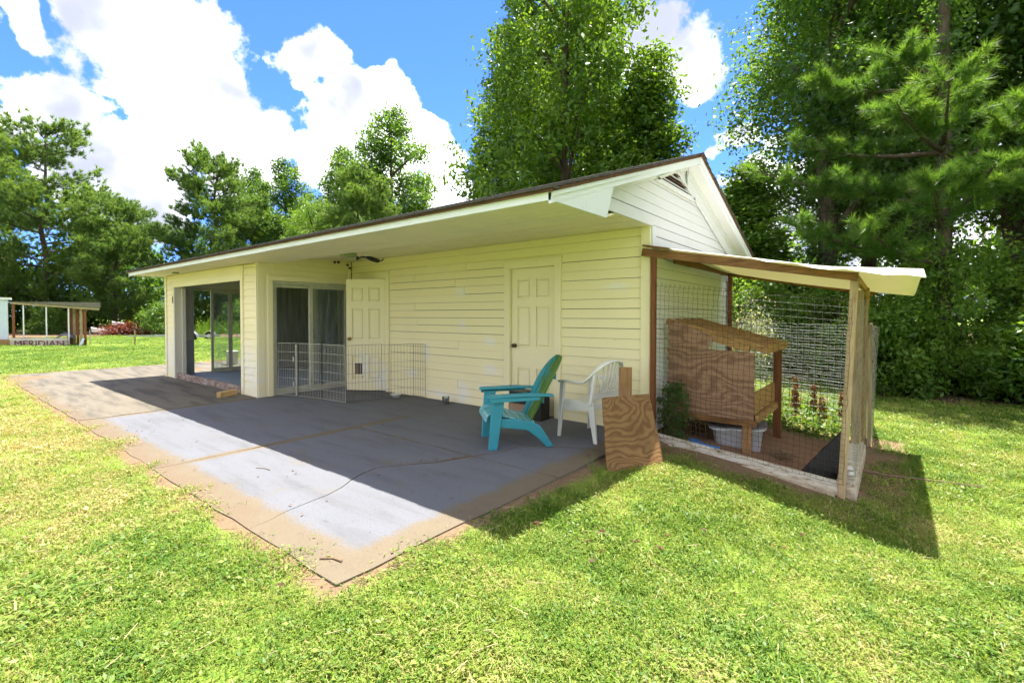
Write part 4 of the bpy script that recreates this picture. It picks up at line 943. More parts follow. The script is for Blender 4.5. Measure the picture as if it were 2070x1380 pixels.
MB().hexa([fr(S0,.1,-.62,1.90), fr(S0,4.3,-.62,1.60), fr(S0,4.3,-.56,1.60), fr(S0,.1,-.56,1.90), fr(S0,.1,-.62,1.978), fr(S0,4.3,-.62,1.678), fr(S0,4.3,-.56,1.678), fr(S0,.1,-.56,1.978)]).build('eave_beam', 'grey_wood', SH)
for u in (.72, 1.80, 2.85): fbox(S0, u-.035, u+.035, -.5, -.43, GZ, 1.9-.07*u).build('post', 'white_paint', SH)
for u, m, v in ((.25,'red_wood',-.5),(3.62,'red_wood',-.5),(3.45,'grey_wood',-.3),(3.30,'red_wood',0.1),(3.15,'grey_wood',.5),(3.02,'red_wood',.9),(2.9,'red_wood',1.3)):
    fbox(S0, u-.07, u+.07, v-.03, v+.03, GZ, 1.92-.07*u).build('wall_board', m, SH)
fbox(S0, .3, 2.6, 2.0, 2.05, GZ, .22).build('rear_rail', 'grey_wood', SH); fbox(S0, .3, .9, 1.0, 1.05, .55, .62).build('bench_rail', 'grey_wood', SH)
WS = thing('white_shed', 'corner of a white shed at the left edge of the lawn', 'shed', (*fr(S0,-1.2,0,0).xy, GZ))
fbox(S0, -3.6, -.02, -.3, .0, .05, 2.10).build('wall', 'blue_white', WS); fbox(S0, -3.8, .15, -.45, .1, 2.20, 2.30, 2.10).build('roof', 'white_paint', WS)
for k in range(4): fbox(S0, -1.2, .12-.04*(k % 2), -.62, -.32, GZ+.085*k, GZ+.085*k+.075).build('stacked_plank', 'treated_wood', WS)
SG = thing('name_sign', 'long weathered sign board reading MERIDIAN leaning before the shed', 'sign', (*fr(S0,1.4,-.9,0).xy, GZ))
b = NB('sign_face'); nn = b.noise(b.pos(src='World'), 1.6, 5, .6); b.bsdf(b.ramp(nn, [(.35, (.50,.44,.38)), (.55, (.44,.34,.33)), (.7, (.30,.2,.22))]), .8)
fbox(S0, .08, 2.76, -.93, -.88, GZ-.02, .32).build('board', 'sign_face', SG)
MB().add([fr(S0,.06,-.935,.225), fr(S0,2.78,-.935,.225), fr(S0,2.78,-.935,.262), fr(S0,.06,-.935,.262)], [(0,1,2,3)]).build('board_edge', 'white_paint', SG, solid=.01)
cu = bpy.data.curves.new('lettering', 'FONT'); cu.body = 'MERIDIAN'; cu.size = .40; cu.extrude = .006; cu.space_character = 1.0
tmp = bpy.data.objects.new('lettering_src', cu); COL.objects.link(tmp); bpy.context.view_layer.update()
me = bpy.data.meshes.new_from_object(tmp.evaluated_get(bpy.context.evaluated_depsgraph_get())); bpy.data.objects.remove(tmp)
xs_ = [v.co.x for v in me.vertices]; w_ = max(xs_) - min(xs_); me.materials.clear(); me.materials.append(M['sign_letter'])
lo = bpy.data.objects.new('lettering', me); COL.objects.link(lo); lo.parent = SG
lo.matrix_basis = Matrix.Translation(fr(S0,.26,-.945,-.075) - Vector((*fr(S0,1.4,-.9,0).xy, GZ))) @ Matrix.Rotation(math.atan2(.623,.782), 4, 'Z') @ Matrix.Rotation(R(90), 4, 'X') @ Matrix.Diagonal((2.3/w_, .95, 1, 1))
def bent_sheet():
    vs_, fs = [], []
    for i in range(9):
        t = i/8
        for j in range(2):
            vs_.append(fr(S0, 1.95 + 1.15*t + (.12 if j else 0), -.2 + .8*j, GZ + .10 + .55*math.sin(t*2.5)**.8*(.75 if j == 0 else 1)))
    for i in range(8): fs.append((2*i, 2*i+1, 2*i+3, 2*i+2))
    fs2 = fs + []
    o = MB().add(vs_, fs2).build('curved_sheet', 'tarp_grey', solid=.03, smooth=True); tag(o, 'grey curved sheet lying under the open shed roof', 'sheet')
bent_sheet()
o = MB().hexa([fr(S0,3.25,-.9,GZ), fr(S0,3.40,-.9,GZ), fr(S0,3.40,-.87,GZ), fr(S0,3.25,-.87,GZ), fr(S0,3.48,-.55,.28), fr(S0,3.6,-.55,.28), fr(S0,3.6,-.52,.28), fr(S0,3.48,-.52,.28)]).build('leaning_plank', 'blue_white'); tag(o, 'narrow white plank leaning on the open shed end boards', 'plank')
for k, (x, y, h, m, lb) in enumerate(((-25.43,1.18,.72,'grey_wood','short wooden stake standing alone on the far lawn'),(-29.9,4.0,.9,'metal_grey','thin metal stake on the far lawn close to the left pillar'),(-27.2,-.1,.75,'metal_grey','thin metal stake beside the open shed'))):
    o = MB().beam((x, y, ghf(x,y)-.05), (x+.01, y, ghf(x,y)+h), .055 if k == 0 else .03, .05 if k == 0 else .03, (0,1,0)).build('stake', m); tag(o, lb, 'stake')
T0 = (-32.05, 3.14)
TRL = thing('boat_trailer', 'empty silver boat trailer parked on the far lawn', 'trailer', (*fr(T0,2,0,0).xy, -.14))
for v in (-.45, .45): MB().beam(fr(T0,.3,v,.18), fr(T0,4.2,v,.16), .07, .09).build('frame_rail', 'galvanised', TRL)
for u in (.5, 1.6, 2.8, 3.9): MB().beam(fr(T0,u,-.45,.17), fr(T0,u,.45,.17), .05, .05).build('cross_member', 'galvanised', TRL)
MB().beam(fr(T0,-1.0,0,.15), fr(T0,.5,0,.18), .07, .08).build('tongue', 'galvanised', TRL)
for v in (-.8, .8):
    wh = MB()
    for k in range(20):
        a = 2*math.pi*k/20
        for rr, dv in ((.13,-.07),(.26,-.08),(.26,.08),(.13,.07)): wh.v.append(tuple(fr(T0,3.35+rr*math.cos(a), v+dv, .12+rr*math.sin(a))))
    for k in range(20):
        for q in range(4): wh.f.append((4*k+q, 4*k+(q+1)%4, 4*((k+1)%20)+(q+1)%4, 4*((k+1)%20)+q))
    ty = wh.build('tyre', 'black_rubber', TRL, smooth=False)
    rm = MB(); rm.v = [tuple(fr(T0,3.35+.13*math.cos(2*math.pi*k/14), v-.05, .12+.13*math.sin(2*math.pi*k/14))) for k in range(14)]; rm.f = [tuple(range(14))]; rm.build('rim', 'white_paint', ty)
    fd = MB()
    for k in range(9):
        a = math.pi*k/8
        for dv in (-.12, .12): fd.v.append(tuple(fr(T0,3.35+.36*math.cos(a), v+dv, .12+.33*math.sin(a))))
    fd.f = [(2*k,2*k+1,2*k+3,2*k+2) for k in range(8)]; fd.build('fender', 'galvanised', TRL, solid=.01)
def ubox(c, s, rot): 
    return MB().box(-s[0]/2,s[0]/2,-s[1]/2,s[1]/2,0,s[2])
for k, (px_, py_, s, rz_, lb) in enumerate((((-41.9),3.1,(1.3,.05,.35),.6,'white sheet propped on the red brush pile at the tree line'),(-41.6,4.1,(.9,.05,.28),.9,'white board poking out above the red brush pile'))):
    o = ubox(0, s, 0).build('white_sheet', 'white_paint'); o.location = (px_, py_, .1+.5*k); o.rotation_euler = (.4, .15, rz_); tag(o, lb, 'sheet')
bu = thing('bucket', 'white bucket on the concrete behind the room glass', 'bucket', (-12.2, .25, .0))
MB().lathe([(0,0),(.13,0),(.15,.36),(.155,.36),(.155,.38),(.14,.38),(.125,.01)], (-12.2,.25,.0), 18).build('pail', 'white_plastic', bu, smooth=True)
MB().tube([(-12.2+.155*math.cos(a), .25+.02, .36-.12*math.sin(a)) for a in np.linspace(0, math.pi, 9)], .005, 5).build('handle', 'metal_grey', bu)

# ------------------------------------------------------------------ foliage
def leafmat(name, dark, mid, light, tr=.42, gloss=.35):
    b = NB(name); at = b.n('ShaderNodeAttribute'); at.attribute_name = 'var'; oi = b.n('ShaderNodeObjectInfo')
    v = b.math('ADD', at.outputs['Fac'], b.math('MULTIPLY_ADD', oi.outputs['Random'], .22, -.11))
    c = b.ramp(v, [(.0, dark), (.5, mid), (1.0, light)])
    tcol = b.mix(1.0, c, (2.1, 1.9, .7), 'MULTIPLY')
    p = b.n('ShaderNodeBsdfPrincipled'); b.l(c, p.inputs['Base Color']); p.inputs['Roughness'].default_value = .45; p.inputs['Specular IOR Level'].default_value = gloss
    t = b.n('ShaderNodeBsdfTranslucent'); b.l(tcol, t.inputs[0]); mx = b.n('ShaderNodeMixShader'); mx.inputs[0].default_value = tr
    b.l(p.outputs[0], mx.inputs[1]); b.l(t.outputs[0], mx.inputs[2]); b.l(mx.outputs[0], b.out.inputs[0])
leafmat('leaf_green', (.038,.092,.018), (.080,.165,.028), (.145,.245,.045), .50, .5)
leafmat('leaf_bright', (.042,.10,.014), (.095,.185,.026), (.17,.27,.045))
leafmat('leaf_dark', (.040,.098,.022), (.076,.16,.034), (.13,.22,.048), .52, .5)
leafmat('leaf_pine', (.055,.12,.040), (.11,.195,.058), (.19,.28,.08), .45)
leafmat('leaf_pine_near', (.045,.115,.026), (.105,.205,.042), (.20,.31,.07), .45)
leafmat('leaf_hedge', (.06,.135,.026), (.135,.24,.042), (.22,.34,.06), .55)
leafmat('leaf_reed', (.05,.12,.012), (.10,.20,.02), (.17,.27,.04), .4)
leafmat('leaf_red', (.05,.012,.008), (.13,.03,.02), (.22,.07,.04), .3)
leafmat('leaf_sunlit', (.12,.18,.08), (.30,.34,.22), (.5,.5,.42), .4)  # pale leaves, the look of sunlight put into their colour
wood('bark', (.045,.035,.026), (.13,.10,.075), (8, 8, 1.5), .95)
wood('pine_bark', (.045,.034,.028), (.12,.09,.07), (8, 8, 1.5), .95)
def unit(a): return a / np.maximum(np.linalg.norm(a, axis=-1, keepdims=True), 1e-6)
def mesh_np(name, V, F, mat, var=None, n=4):
    me = bpy.data.meshes.new(name); nf = len(F)
    me.vertices.add(len(V)); me.vertices.foreach_set('co', V.astype(np.float32).ravel())
    me.loops.add(nf*n); me.loops.foreach_set('vertex_index', F.astype(np.int32).ravel())
    me.polygons.add(nf); me.polygons.foreach_set('loop_start', np.arange(0, nf*n, n, dtype=np.int32)); me.polygons.foreach_set('loop_total', np.full(nf, n, np.int32))
    me.update(calc_edges=True)
    if var is not None:
        a = me.attributes.new('var', 'FLOAT', 'FACE'); a.data.foreach_set('value', var.astype(np.float32))
    me.materials.append(M[mat]); return me
def leaf_mesh(name, C, Nrm, per, spread, size, mat, rng, up=.5, tone=None, aspect=.55, droop=.25):
    """per leaves round every cluster centre C with outward normals Nrm"""
    k = len(C); n = k*per
    c = np.repeat(C, per, 0) + rng.normal(0, 1, (n, 3)) * (np.repeat(spread, per)[:, None] if hasattr(spread, '__len__') else spread)
    nr = unit(np.repeat(Nrm, per, 0)*.55 + np.array([0, 0, up]) + rng.normal(0, .62, (n, 3)))
    t = rng.normal(0, 1, (n, 3)); t[:, 2] -= droop*2; t = unit(t - nr*(t*nr).sum(1, keepdims=True)); b = np.cross(nr, t)
    s = (size*rng.uniform(.65, 1.3, n))[:, None]
    V = np.stack([c - t*s*.5, c + b*s*aspect*.5 + t*s*.05, c + t*s*.6 - nr*s*.10, c - b*s*aspect*.5 + t*s*.05], 1).reshape(-1, 3)
    F = np.arange(n*4).reshape(n, 4)
    base = rng.normal(.48, .16, k) if tone is None else tone
    var = np.clip(np.repeat(base, per) + rng.normal(0, .14, n), 0, 1)
    return mesh_np(name, V, F, mat, var)
def needle_mesh(name, C, D, per, length, width, mat, rng, tone=None, cone=.9):
    k = len(C); n = k*per
    d = unit(np.repeat(D, per, 0)*cone + rng.normal(0, .62, (n, 3))); c = np.repeat(C, per, 0) - np.repeat(D, per, 0)*rng.uniform(0, .5, (n, 1))*length
    s = unit(np.cross(d, rng.normal(0, 1, (n, 3)))) * width; L_ = (length*rng.uniform(.7, 1.15, n))[:, None]
    tip = c + d*L_; tip[:, 2] -= .10*L_[:, 0]
    V = np.stack([c - s*.5, c + s*.5, tip], 1).reshape(-1, 3); F = np.arange(n*3).reshape(n, 3)
    base = rng.normal(.45, .15, k) if tone is None else tone
    return mesh_np(name, V, F, mat, np.clip(np.repeat(base, per) + rng.normal(0, .12, n), 0, 1), 3)
def sphere_pts(rng, n): return unit(rng.normal(0, 1, (n, 3)))
def add_mesh(name, me, parent):
    o = bpy.data.objects.new(name, me); COL.objects.link(o); o.parent = parent; return o
def lobed_tree(kind, H, W, nl, z0, prof, mat, cl, per, leaf, rng, label, cat='tree', trunk_r=None, lobe_r=(.13, .22), limb=True, bark='bark', spread=.22):
    root = thing(kind, label, cat)
    trunk_r = trunk_r or H*.016
    tp = [Vector((0, 0, -.3))]
    for i in range(1, 7): tp.append(Vector((rng.normal(0, .012*H)*(i > 1), rng.normal(0, .012*H)*(i > 1), H*.88*i/6)))
    MB().tube(tp, [trunk_r*(1.25 if i == 0 else 1-.14*i) for i in range(7)], 9).build('trunk', bark, root, world=False, smooth=True)
    lobes = []
    for i in range(nl):
        f = (i + rng.uniform(.1, .9))/nl; z = H*(z0 + (1-z0)*f*.95); rr = W/2*prof(f); a = i*2.399 + rng.normal(0, .4)
        r = W*rng.uniform(*lobe_r)*(0.55+.6*prof(f)); rad = max(0, rr - r*.6)*rng.uniform(.45, 1.05)
        lobes.append((np.array([rad*math.cos(a), rad*math.sin(a), z]), r))
    C, Nn, S = [], [], []; tone = []
    vol = np.array([r**2 for _, r in lobes]); cnt = np.maximum(6, (cl*vol/vol.sum()).astype(int))
    for (c, r), k in zip(lobes, cnt):
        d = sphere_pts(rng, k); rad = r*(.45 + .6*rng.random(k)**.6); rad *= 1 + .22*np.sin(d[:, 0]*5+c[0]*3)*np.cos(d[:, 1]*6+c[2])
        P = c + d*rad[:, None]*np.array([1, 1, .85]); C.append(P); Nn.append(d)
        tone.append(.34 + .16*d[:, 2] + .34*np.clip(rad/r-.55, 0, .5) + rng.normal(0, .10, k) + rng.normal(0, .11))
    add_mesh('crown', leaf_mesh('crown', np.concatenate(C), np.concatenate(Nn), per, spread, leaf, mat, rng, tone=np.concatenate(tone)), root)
    if limb:
        for (c, r) in lobes[::2]:
            zt = max(H*z0*.6, c[2] - np.hypot(c[0], c[1])*.8 - .3); a = Vector((0, 0, zt)); b = Vector(c); m = a.lerp(b, .55) + Vector((0, 0, .12*(b-a).length*.4))
            MB().tube([a, m, b], [trunk_r*.42, trunk_r*.28, trunk_r*.10], 6, False).build('limb', bark, root, world=False, smooth=True)
    return root
def pine_tree(H, W, z0, mat, rng, label, tuft, per, nl, nw, trunk_r=.26, dens=1.0, group=None):
    root = thing('pine_tree', label, 'tree', group=group)
    tp = [Vector((rng.normal(0, .05)*i, rng.normal(0, .05)*i, -.3 + (H+.3)*i/8)) for i in range(9)]
    MB().tube(tp, [trunk_r*(1-.11*i) for i in range(9)], 9).build('trunk', 'pine_bark', root, world=False, smooth=True)
    C, D, T = [], [], []; z = H*z0; br = 0
    while z < H*.97:
        f = (z/H - z0)/(1-z0); L0 = W/2*(math.sin(math.pi*(.18+.78*f))**.8)*(1.0 if f < .8 else 1.05)
        for k in range(int(rng.integers(3, 6))):
            a = rng.uniform(0, 6.28); L_ = L0*rng.uniform(.55, 1.1); e = rng.uniform(.05, .45) + .5*max(0, f-.7)
            p0 = Vector((0, 0, z)); dirv = Vector((math.cos(a), math.sin(a), math.tan(e)*.6)); pts = [p0 + dirv*L_*t + Vector((0, 0, .10*L_*t*t)) for t in (0, .35, .7, 1)]
            if br % 2 == 0: MB().tube(pts, [trunk_r*.28*(1-f*.5), trunk_r*.2*(1-f*.5), .03, .012], 5, False).build('limb', 'pine_bark', root, world=False)
            br += 1
            nt = int(max(4, L_*5.5*dens))
            for q in range(nt):
                t = rng.uniform(.35, 1.02); j = min(2, int(t*3)); base = pts[0].lerp(pts[3], min(t, 1)) + Vector((0, 0, .05*L_*t))
                sd = Vector((-math.sin(a), math.cos(a), 0))*rng.normal(0, .24*L_*(1.15-t)+.14) ; off = Vector((0, 0, rng.normal(.08, .30)))
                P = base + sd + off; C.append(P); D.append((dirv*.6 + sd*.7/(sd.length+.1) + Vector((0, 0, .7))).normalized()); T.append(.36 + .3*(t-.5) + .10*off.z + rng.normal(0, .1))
        z += H*rng.uniform(.028, .05)
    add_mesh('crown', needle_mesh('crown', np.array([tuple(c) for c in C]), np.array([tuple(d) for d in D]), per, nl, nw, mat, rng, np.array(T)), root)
    return root
def place(src, lst, first=True):
    """lst: (x, y, scale, rot, label, group)"""
    for i, (x, y, s, r, lb, gp) in enumerate(lst):
        o = src if (i == 0 and first) else copy_tree(src)
        o.location = (x, y, ghf(x, y) if abs(x) < 20 else -.12); o.scale = (s if hasattr(s, '__len__') else (s, s, s)); o.rotation_euler = (0, 0, r); tag(o, lb, None, gp)
ell = lambda f: math.sqrt(max(.05, 1-(2*f-.9)**2)) if f < .95 else .25
cone = lambda f: 1.05 - .9*f if f > .12 else .8
rg = np.random.default_rng(11)
# left pines
pA = pine_tree(17.3, 12.0, .16, 'leaf_pine', rg, '', 0, 26, .38, .046, .30, 2.7)
pB = pine_tree(15.8, 10.0, .12, 'leaf_pine', rg, '', 0, 26, .38, .046, .26, 3.0)
place(pA, [(-53.0, 1.8, 1.0, .3, 'tall pine with open crown at the left, above the open shed', None), (-64.4,-2.2,1.12,2.0,'pine cut by the left edge of the picture',None), (-62, 9.5, .80, 4.0, 'lower pine between the two tall left pines', None)])
place(pB, [(-44.3,11.3,1.0,1.1,'dense dark pine rising behind the left end of the roof',None), (-22.1,11.1,.62,2.2,'small dark pine just above the middle of the roof line',None), (-47,5.0,.70,.4,'low pine below the two tall ones, over the far lawn',None), (-52,-7.5,.8,3.3,'low pine behind the white shed',None)])
# centre broadleaf trees
tA = lobed_tree('broadleaf_tree', 17.1, 8.0, 30, .22, ell, 'leaf_green', 1500, 18, .24, rg, '', lobe_r=(.10,.17), spread=.26)
place(tA, [(-27.3,17.2,1.0,0,'airy poplar standing alone against the clouds above the roof',None), (-35.3,18.5,.95,1.9,'poplar to the left of the airy one',None), (-45.3,18.2,1.0,3.0,'slim broadleaf tree to the right of the dense dark pine',None), (-52,18,1.02,4.4,'pointed broadleaf tree touching the dense dark pine',None)])
tB = lobed_tree('broadleaf_tree', 16.2, 10.6, 56, .14, lambda f: 1.05-.55*f if f > .15 else .95, 'leaf_bright', 2500, 19, .21, rg, '', lobe_r=(.09,.16), spread=.22)
place(tB, [(-8.6,11.8,(.95,.95,1.0),0,'big bright green tree towering over the roof',None), (-26.2,10.4,.52,1.5,'small bright green tree over the roof, left of the small pine',None), (-34,14.5,.55,4.0,'low bright tree between the pines and the poplars',None)])
tC = lobed_tree('broadleaf_tree', 24.0, 9.0, 34, .3, cone, 'leaf_dark', 2000, 20, .27, rg, '', lobe_r=(.12,.18), spread=.30)
place(tC, [(-15.2,18.1,(.8,.8,1.06),0,'very tall dark tree behind the big bright one, on its left',None), (-11.6,18.9,(.8,.8,.98),1.7,'very tall dark tree behind the big bright one, on its right',None)])
tD = lobed_tree('broadleaf_tree', 12.4, 5.6, 22, .18, cone, 'leaf_bright', 1500, 20, .18, rg, '', lobe_r=(.14,.22), spread=.2)
place(tD, [(-5.6,13.2,(1.12,1.12,1.0),0,'young conical sweetgum to the left of the ridge',None), (-13.7,12.7,.66,2,'short leafy tree peeping over the roof beneath the big bright one',None), (-1.4,10.9,(.85,.85,.5),4,'low leafy tree behind the rear slope of the gable',None)])
# right-hand woodland
tE = lobed_tree('broadleaf_tree', 17.3, 9.4, 34, .26, ell, 'leaf_bright', 2800, 16, .16, rg, '', lobe_r=(.12,.19), spread=.24, trunk_r=.28)
place(tE, [(1.4,15.6,1.0,0,'large broadleaf tree right of the sky gap',None), (6.4,14.6,.95,2.1,'broadleaf tree at the right edge behind the pine boughs',None), (10.5,10.5,.9,4.2,'broadleaf tree beyond the right edge over the hedge',None)])
tF = lobed_tree('broadleaf_tree', 15.0, 6.4, 26, .30, ell, 'leaf_dark', 1350, 16, .145, rg, '', lobe_r=(.12,.19), spread=.22, trunk_r=.34)
place(tF, [(.55,12.3,1.0,0,'dark vine wrapped tree standing directly above the coop roof',None), (2.7,12.4,1.05,2.6,'dark vine wrapped tree to the right of the other one',None), (6.9,10.6,.85,3.6,'dark tree over the right end of the hedge',None), (4.9,13.2,.9,5.0,'dark tree behind the nearest pine trunk',None)])
for ch in [o for o in bpy.data.objects if o.parent is tF or (o.parent and o.parent.get('label', '').startswith('dark vine'))]: pass
def vines(root, h, r):
    k = 520; z = rg.uniform(.2, h, k); a = rg.uniform(0, 6.28, k); rr = r*(1.1 + .5*rg.random(k)); d = np.stack([np.cos(a), np.sin(a), np.zeros(k)], 1)
    return add_mesh('vine', leaf_mesh('vine', d*rr[:, None] + np.stack([0*z, 0*z, z], 1), d, 14, .12, .12, 'leaf_dark', rg), root)
v0 = vines(tF, 9, .38)
for o in list(COL.objects):
    if o.type == 'EMPTY' and o is not tF and o.get('label', '').startswith('dark vine wrapped'):
        c = v0.copy(); COL.objects.link(c); c.parent = o
# near pine with long boughs
def near_pine():
    base = Vector((3.0, 8.9, -.35)); root = thing('pine_tree', 'nearest pine with long drooping needle boughs at the right', 'tree', base)
    MB().tube([(0,0,-.2),(.05,.02,4),(-.02,.1,8),(.1,.1,13)], [.17,.14,.11,.04], 10).build('trunk', 'bark', root, world=False, smooth=True)
    kv = 330; zv = rg.uniform(.2, 9, kv); av = rg.uniform(0, 6.28, kv); dv = np.stack([np.cos(av), np.sin(av), 0*av], 1)
    add_mesh('vine', leaf_mesh('vine', dv*(.24+.16*rg.random((kv, 1))) + np.stack([0*zv, .01*zv, zv], 1), dv, 12, .09, .10, 'leaf_dark', rg), root)
    tips = [(-.55,7.55,4.9),(.15,8.2,5.6),(2.2,6.9,5.55),(2.95,6.7,5.7),(.55,7.2,3.35),(1.75,6.9,3.1),(2.75,6.5,3.85),(3.6,6.3,4.1),(.6,8.4,7.0),(2.0,8.0,7.1),(4.3,7.2,5.2),(1.2,7.6,4.4)]
    C, D, T = [], [], []
    for ti, tip in enumerate(tips):
        tip = Vector(tip) - base; st = Vector((0, 0, tip.z - .35 - .25*tip.xy.length*.4)); d = (tip - st)
        pts = [st + d*t + Vector((0, 0, -.18*math.sin(math.pi*t)*d.length*.4)) for t in (0, .25, .5, .75, 1)]
        MB().tube(pts, [.06,.05,.035,.022,.01], 6, False).build('limb', 'pine_bark', root, world=False, smooth=True)
        side = d.cross(Vector((0, 0, 1))).normalized()
        for k in range(21):
            t = rg.uniform(.42, 1.0); b0 = pts[0].lerp(pts[4], t) + Vector((0, 0, -.18*math.sin(math.pi*t)*d.length*.4)); s = rg.choice((-1, 1))
            e = b0 + side*s*rg.uniform(.15, .75)*(1.3-t*.6) + d.normalized()*rg.uniform(.05, .4) + Vector((0, 0, rg.uniform(-.05, .28)))
            if k % 2 == 0: MB().tube([b0, b0.lerp(e, .5)+Vector((0,0,.03)), e], [.012,.009,.005], 4, False).build('twig', 'pine_bark', root, world=False)
            for q in range(3):
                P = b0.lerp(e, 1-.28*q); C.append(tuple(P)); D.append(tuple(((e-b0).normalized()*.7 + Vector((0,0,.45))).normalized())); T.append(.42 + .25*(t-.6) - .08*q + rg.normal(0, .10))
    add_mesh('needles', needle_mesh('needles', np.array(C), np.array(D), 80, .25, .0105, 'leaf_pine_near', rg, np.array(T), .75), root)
near_pine()
# hedge of undergrowth along the wood edge
hA = lobed_tree('hedge_bush', 3.0, 3.6, 34, .06, lambda f: 1.0 if f < .6 else 1.25-.7*f, 'leaf_hedge', 1000, 14, .09, rg, '', 'bush', trunk_r=.04, lobe_r=(.07,.14), spread=.11)
hB = lobed_tree('hedge_bush', 3.6, 3.2, 30, .06, lambda f: 1.0 if f < .5 else 1.3-.8*f, 'leaf_green', 900, 14, .11, rg, '', 'bush', trunk_r=.04, lobe_r=(.08,.16), spread=.13)
hC = lobed_tree('hedge_bush', 2.2, 2.6, 22, .06, lambda f: 1.1-.5*f, 'leaf_bright', 460, 12, .13, rg, '', 'bush', trunk_r=.03, lobe_r=(.08,.16), spread=.13)
place(hC, [(2.0,7.9,.8,0,'low bright bush at the foot of the hedge just right of the coop',None), (4.6,7.7,(1,1,.75),2,'low bright bush at the foot of the hedge near the right edge',None), (-.3,8.4,.9,4,'bright bush in the hedge seen through the coop wire',None)])
HL = 'leafy undergrowth bush in the hedge along the wood edge'; HG = 'hedge bushes along the wood edge'
place(hA, [(x, y, s, r, HL, HG) for x, y, s, r in ((1.2,8.7,.85,0),(3.3,9.0,(1,1,1.1),1),(5.2,8.4,(.9,.9,.8),2),(-.9,9.1,.9,3),(-3.2,9.6,.95,4),(6.8,7.6,.95,5.1),(2.4,8.5,(.6,.6,.75),.6),(4.1,8.2,(.6,.6,.5),2.5),(.2,8.6,.6,1.5))])
place(hB, [(x, y, s, r, 'taller dark bush at the back of the wood edge hedge', 'tall bushes behind the hedge') for x, y, s, r in ((4.6,9.9,.9,1),(-2.0,10.4,.9,3.3),(6.4,9.4,1.0,4.4),(-4.6,10.9,.9,5.5))])
fl = lobed_tree('pale_shrub', 1.6, 1.3, 10, .15, ell, 'leaf_sunlit', 260, 12, .07, rg, 'pale leafy shrub with sunlight painted into its leaves behind the back corner of the building', 'shrub', trunk_r=.03, lobe_r=(.16,.26), limb=False); fl.location = (-.30, 6.4, -.1); fl.scale = (.75, .75, .95)
# left lawn edge: reeds, shrubs, red pile
for k, (x, y, s) in enumerate(((-38.0,8.6,.62),(-39.5,9.6,.75),(-37.3,10.4,.6))):
    rt_ = thing('tall_reeds', ('tall bright reeds at the tree line behind the trailer, %s clump' % ('left', 'middle', 'right')[k]), 'reeds', (x, y, -.14))
    n = 150; a = rg.uniform(0, 6.28, n); r_ = .9*np.sqrt(rg.random(n)); base = np.stack([r_*np.cos(a), r_*np.sin(a), 0*a], 1); dd = unit(np.stack([rg.normal(0,.16,n), rg.normal(0,.16,n), np.ones(n)], 1))
    add_mesh('blades', needle_mesh('blades', base, dd, 3, 2.6*s, .05, 'leaf_reed', rg, rg.normal(.5,.2,n), 2.5), rt_)
sA = lobed_tree('yard_shrub', 3.6, 4.4, 22, .05, lambda f: 1.1-.6*f, 'leaf_green', 420, 14, .20, rg, '', 'shrub', trunk_r=.05, lobe_r=(.16,.24), limb=False, spread=.28)
place(sA, [(-39.5,6.0,.62,0,'rounded yellow green shrub at the tree line right of the red pile',None), (-40,11.5,.7,2,'shrub at the tree line seen through the room glass',None), (-47,1.0,.6,4,'shrub at the tree line behind the open shed',None), (-36,14.5,.8,1,'shrub at the tree line nearest the building',None), (-51,-4.5,.7,2.5,'shrub at the tree line behind the left end of the open shed',None)])
rp = lobed_tree('brush_pile', 1.3, 3.2, 12, .1, lambda f: 1.1-.8*f, 'leaf_red', 260, 14, .16, rg, 'heap of dead red brown brush at the edge of the far lawn', 'brush pile', trunk_r=.03, lobe_r=(.14,.22), limb=False, spread=.2)
rp.location = (-40.6, 4.1, -.15); rp.scale = (1.1, 1.1, .6)
# woodland mass behind everything
def woodland():
    C, N_, T = [], [], []
    def band(p0, p1, n, z0, z1, dep):
        a, b = np.array(p0), np.array(p1); t = rg.random(n); P = a + (b-a)*t[:, None]; nr = np.array([-(b-a)[1], (b-a)[0]]); nr = nr/np.linalg.norm(nr)
        hz = z1*(.72 + .18*np.sin(t*37) + .12*np.sin(t*91+1)); zz = z0 + (hz-z0)*rg.random(n)**.8
        P = P + nr*rg.uniform(0, dep, (n, 1)) + nr*(1.2*np.sin(t*60)+1.0*np.sin(zz*1.3+t*40))[:, None]
        C.append(np.column_stack([P, zz])); N_.append(np.tile([-nr[0]*.0, -.3, .4], (n, 1))); T.append(.30+.2*np.sin(t*55+zz)+rg.normal(0,.12,n))
    band((-58,-24), (-50,30), 2800, .0, 11.0, 6); band((-57,-24), (-48,30), 1300, .0, 3.2, 3); band((-56,22), (-8,25), 1700, .0, 9.5, 6); band((-12,26), (24,18), 1100, .0, 8.5, 6); band((8,15),(22,2),500,.0,9,5)
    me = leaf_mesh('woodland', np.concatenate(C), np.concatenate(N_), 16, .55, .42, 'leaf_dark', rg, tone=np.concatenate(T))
    o = bpy.data.objects.new('woodland', me); COL.objects.link(o); tag(o, 'dark mass of woodland closing off the view behind the lawn', 'woodland', kind='stuff')
woodland()
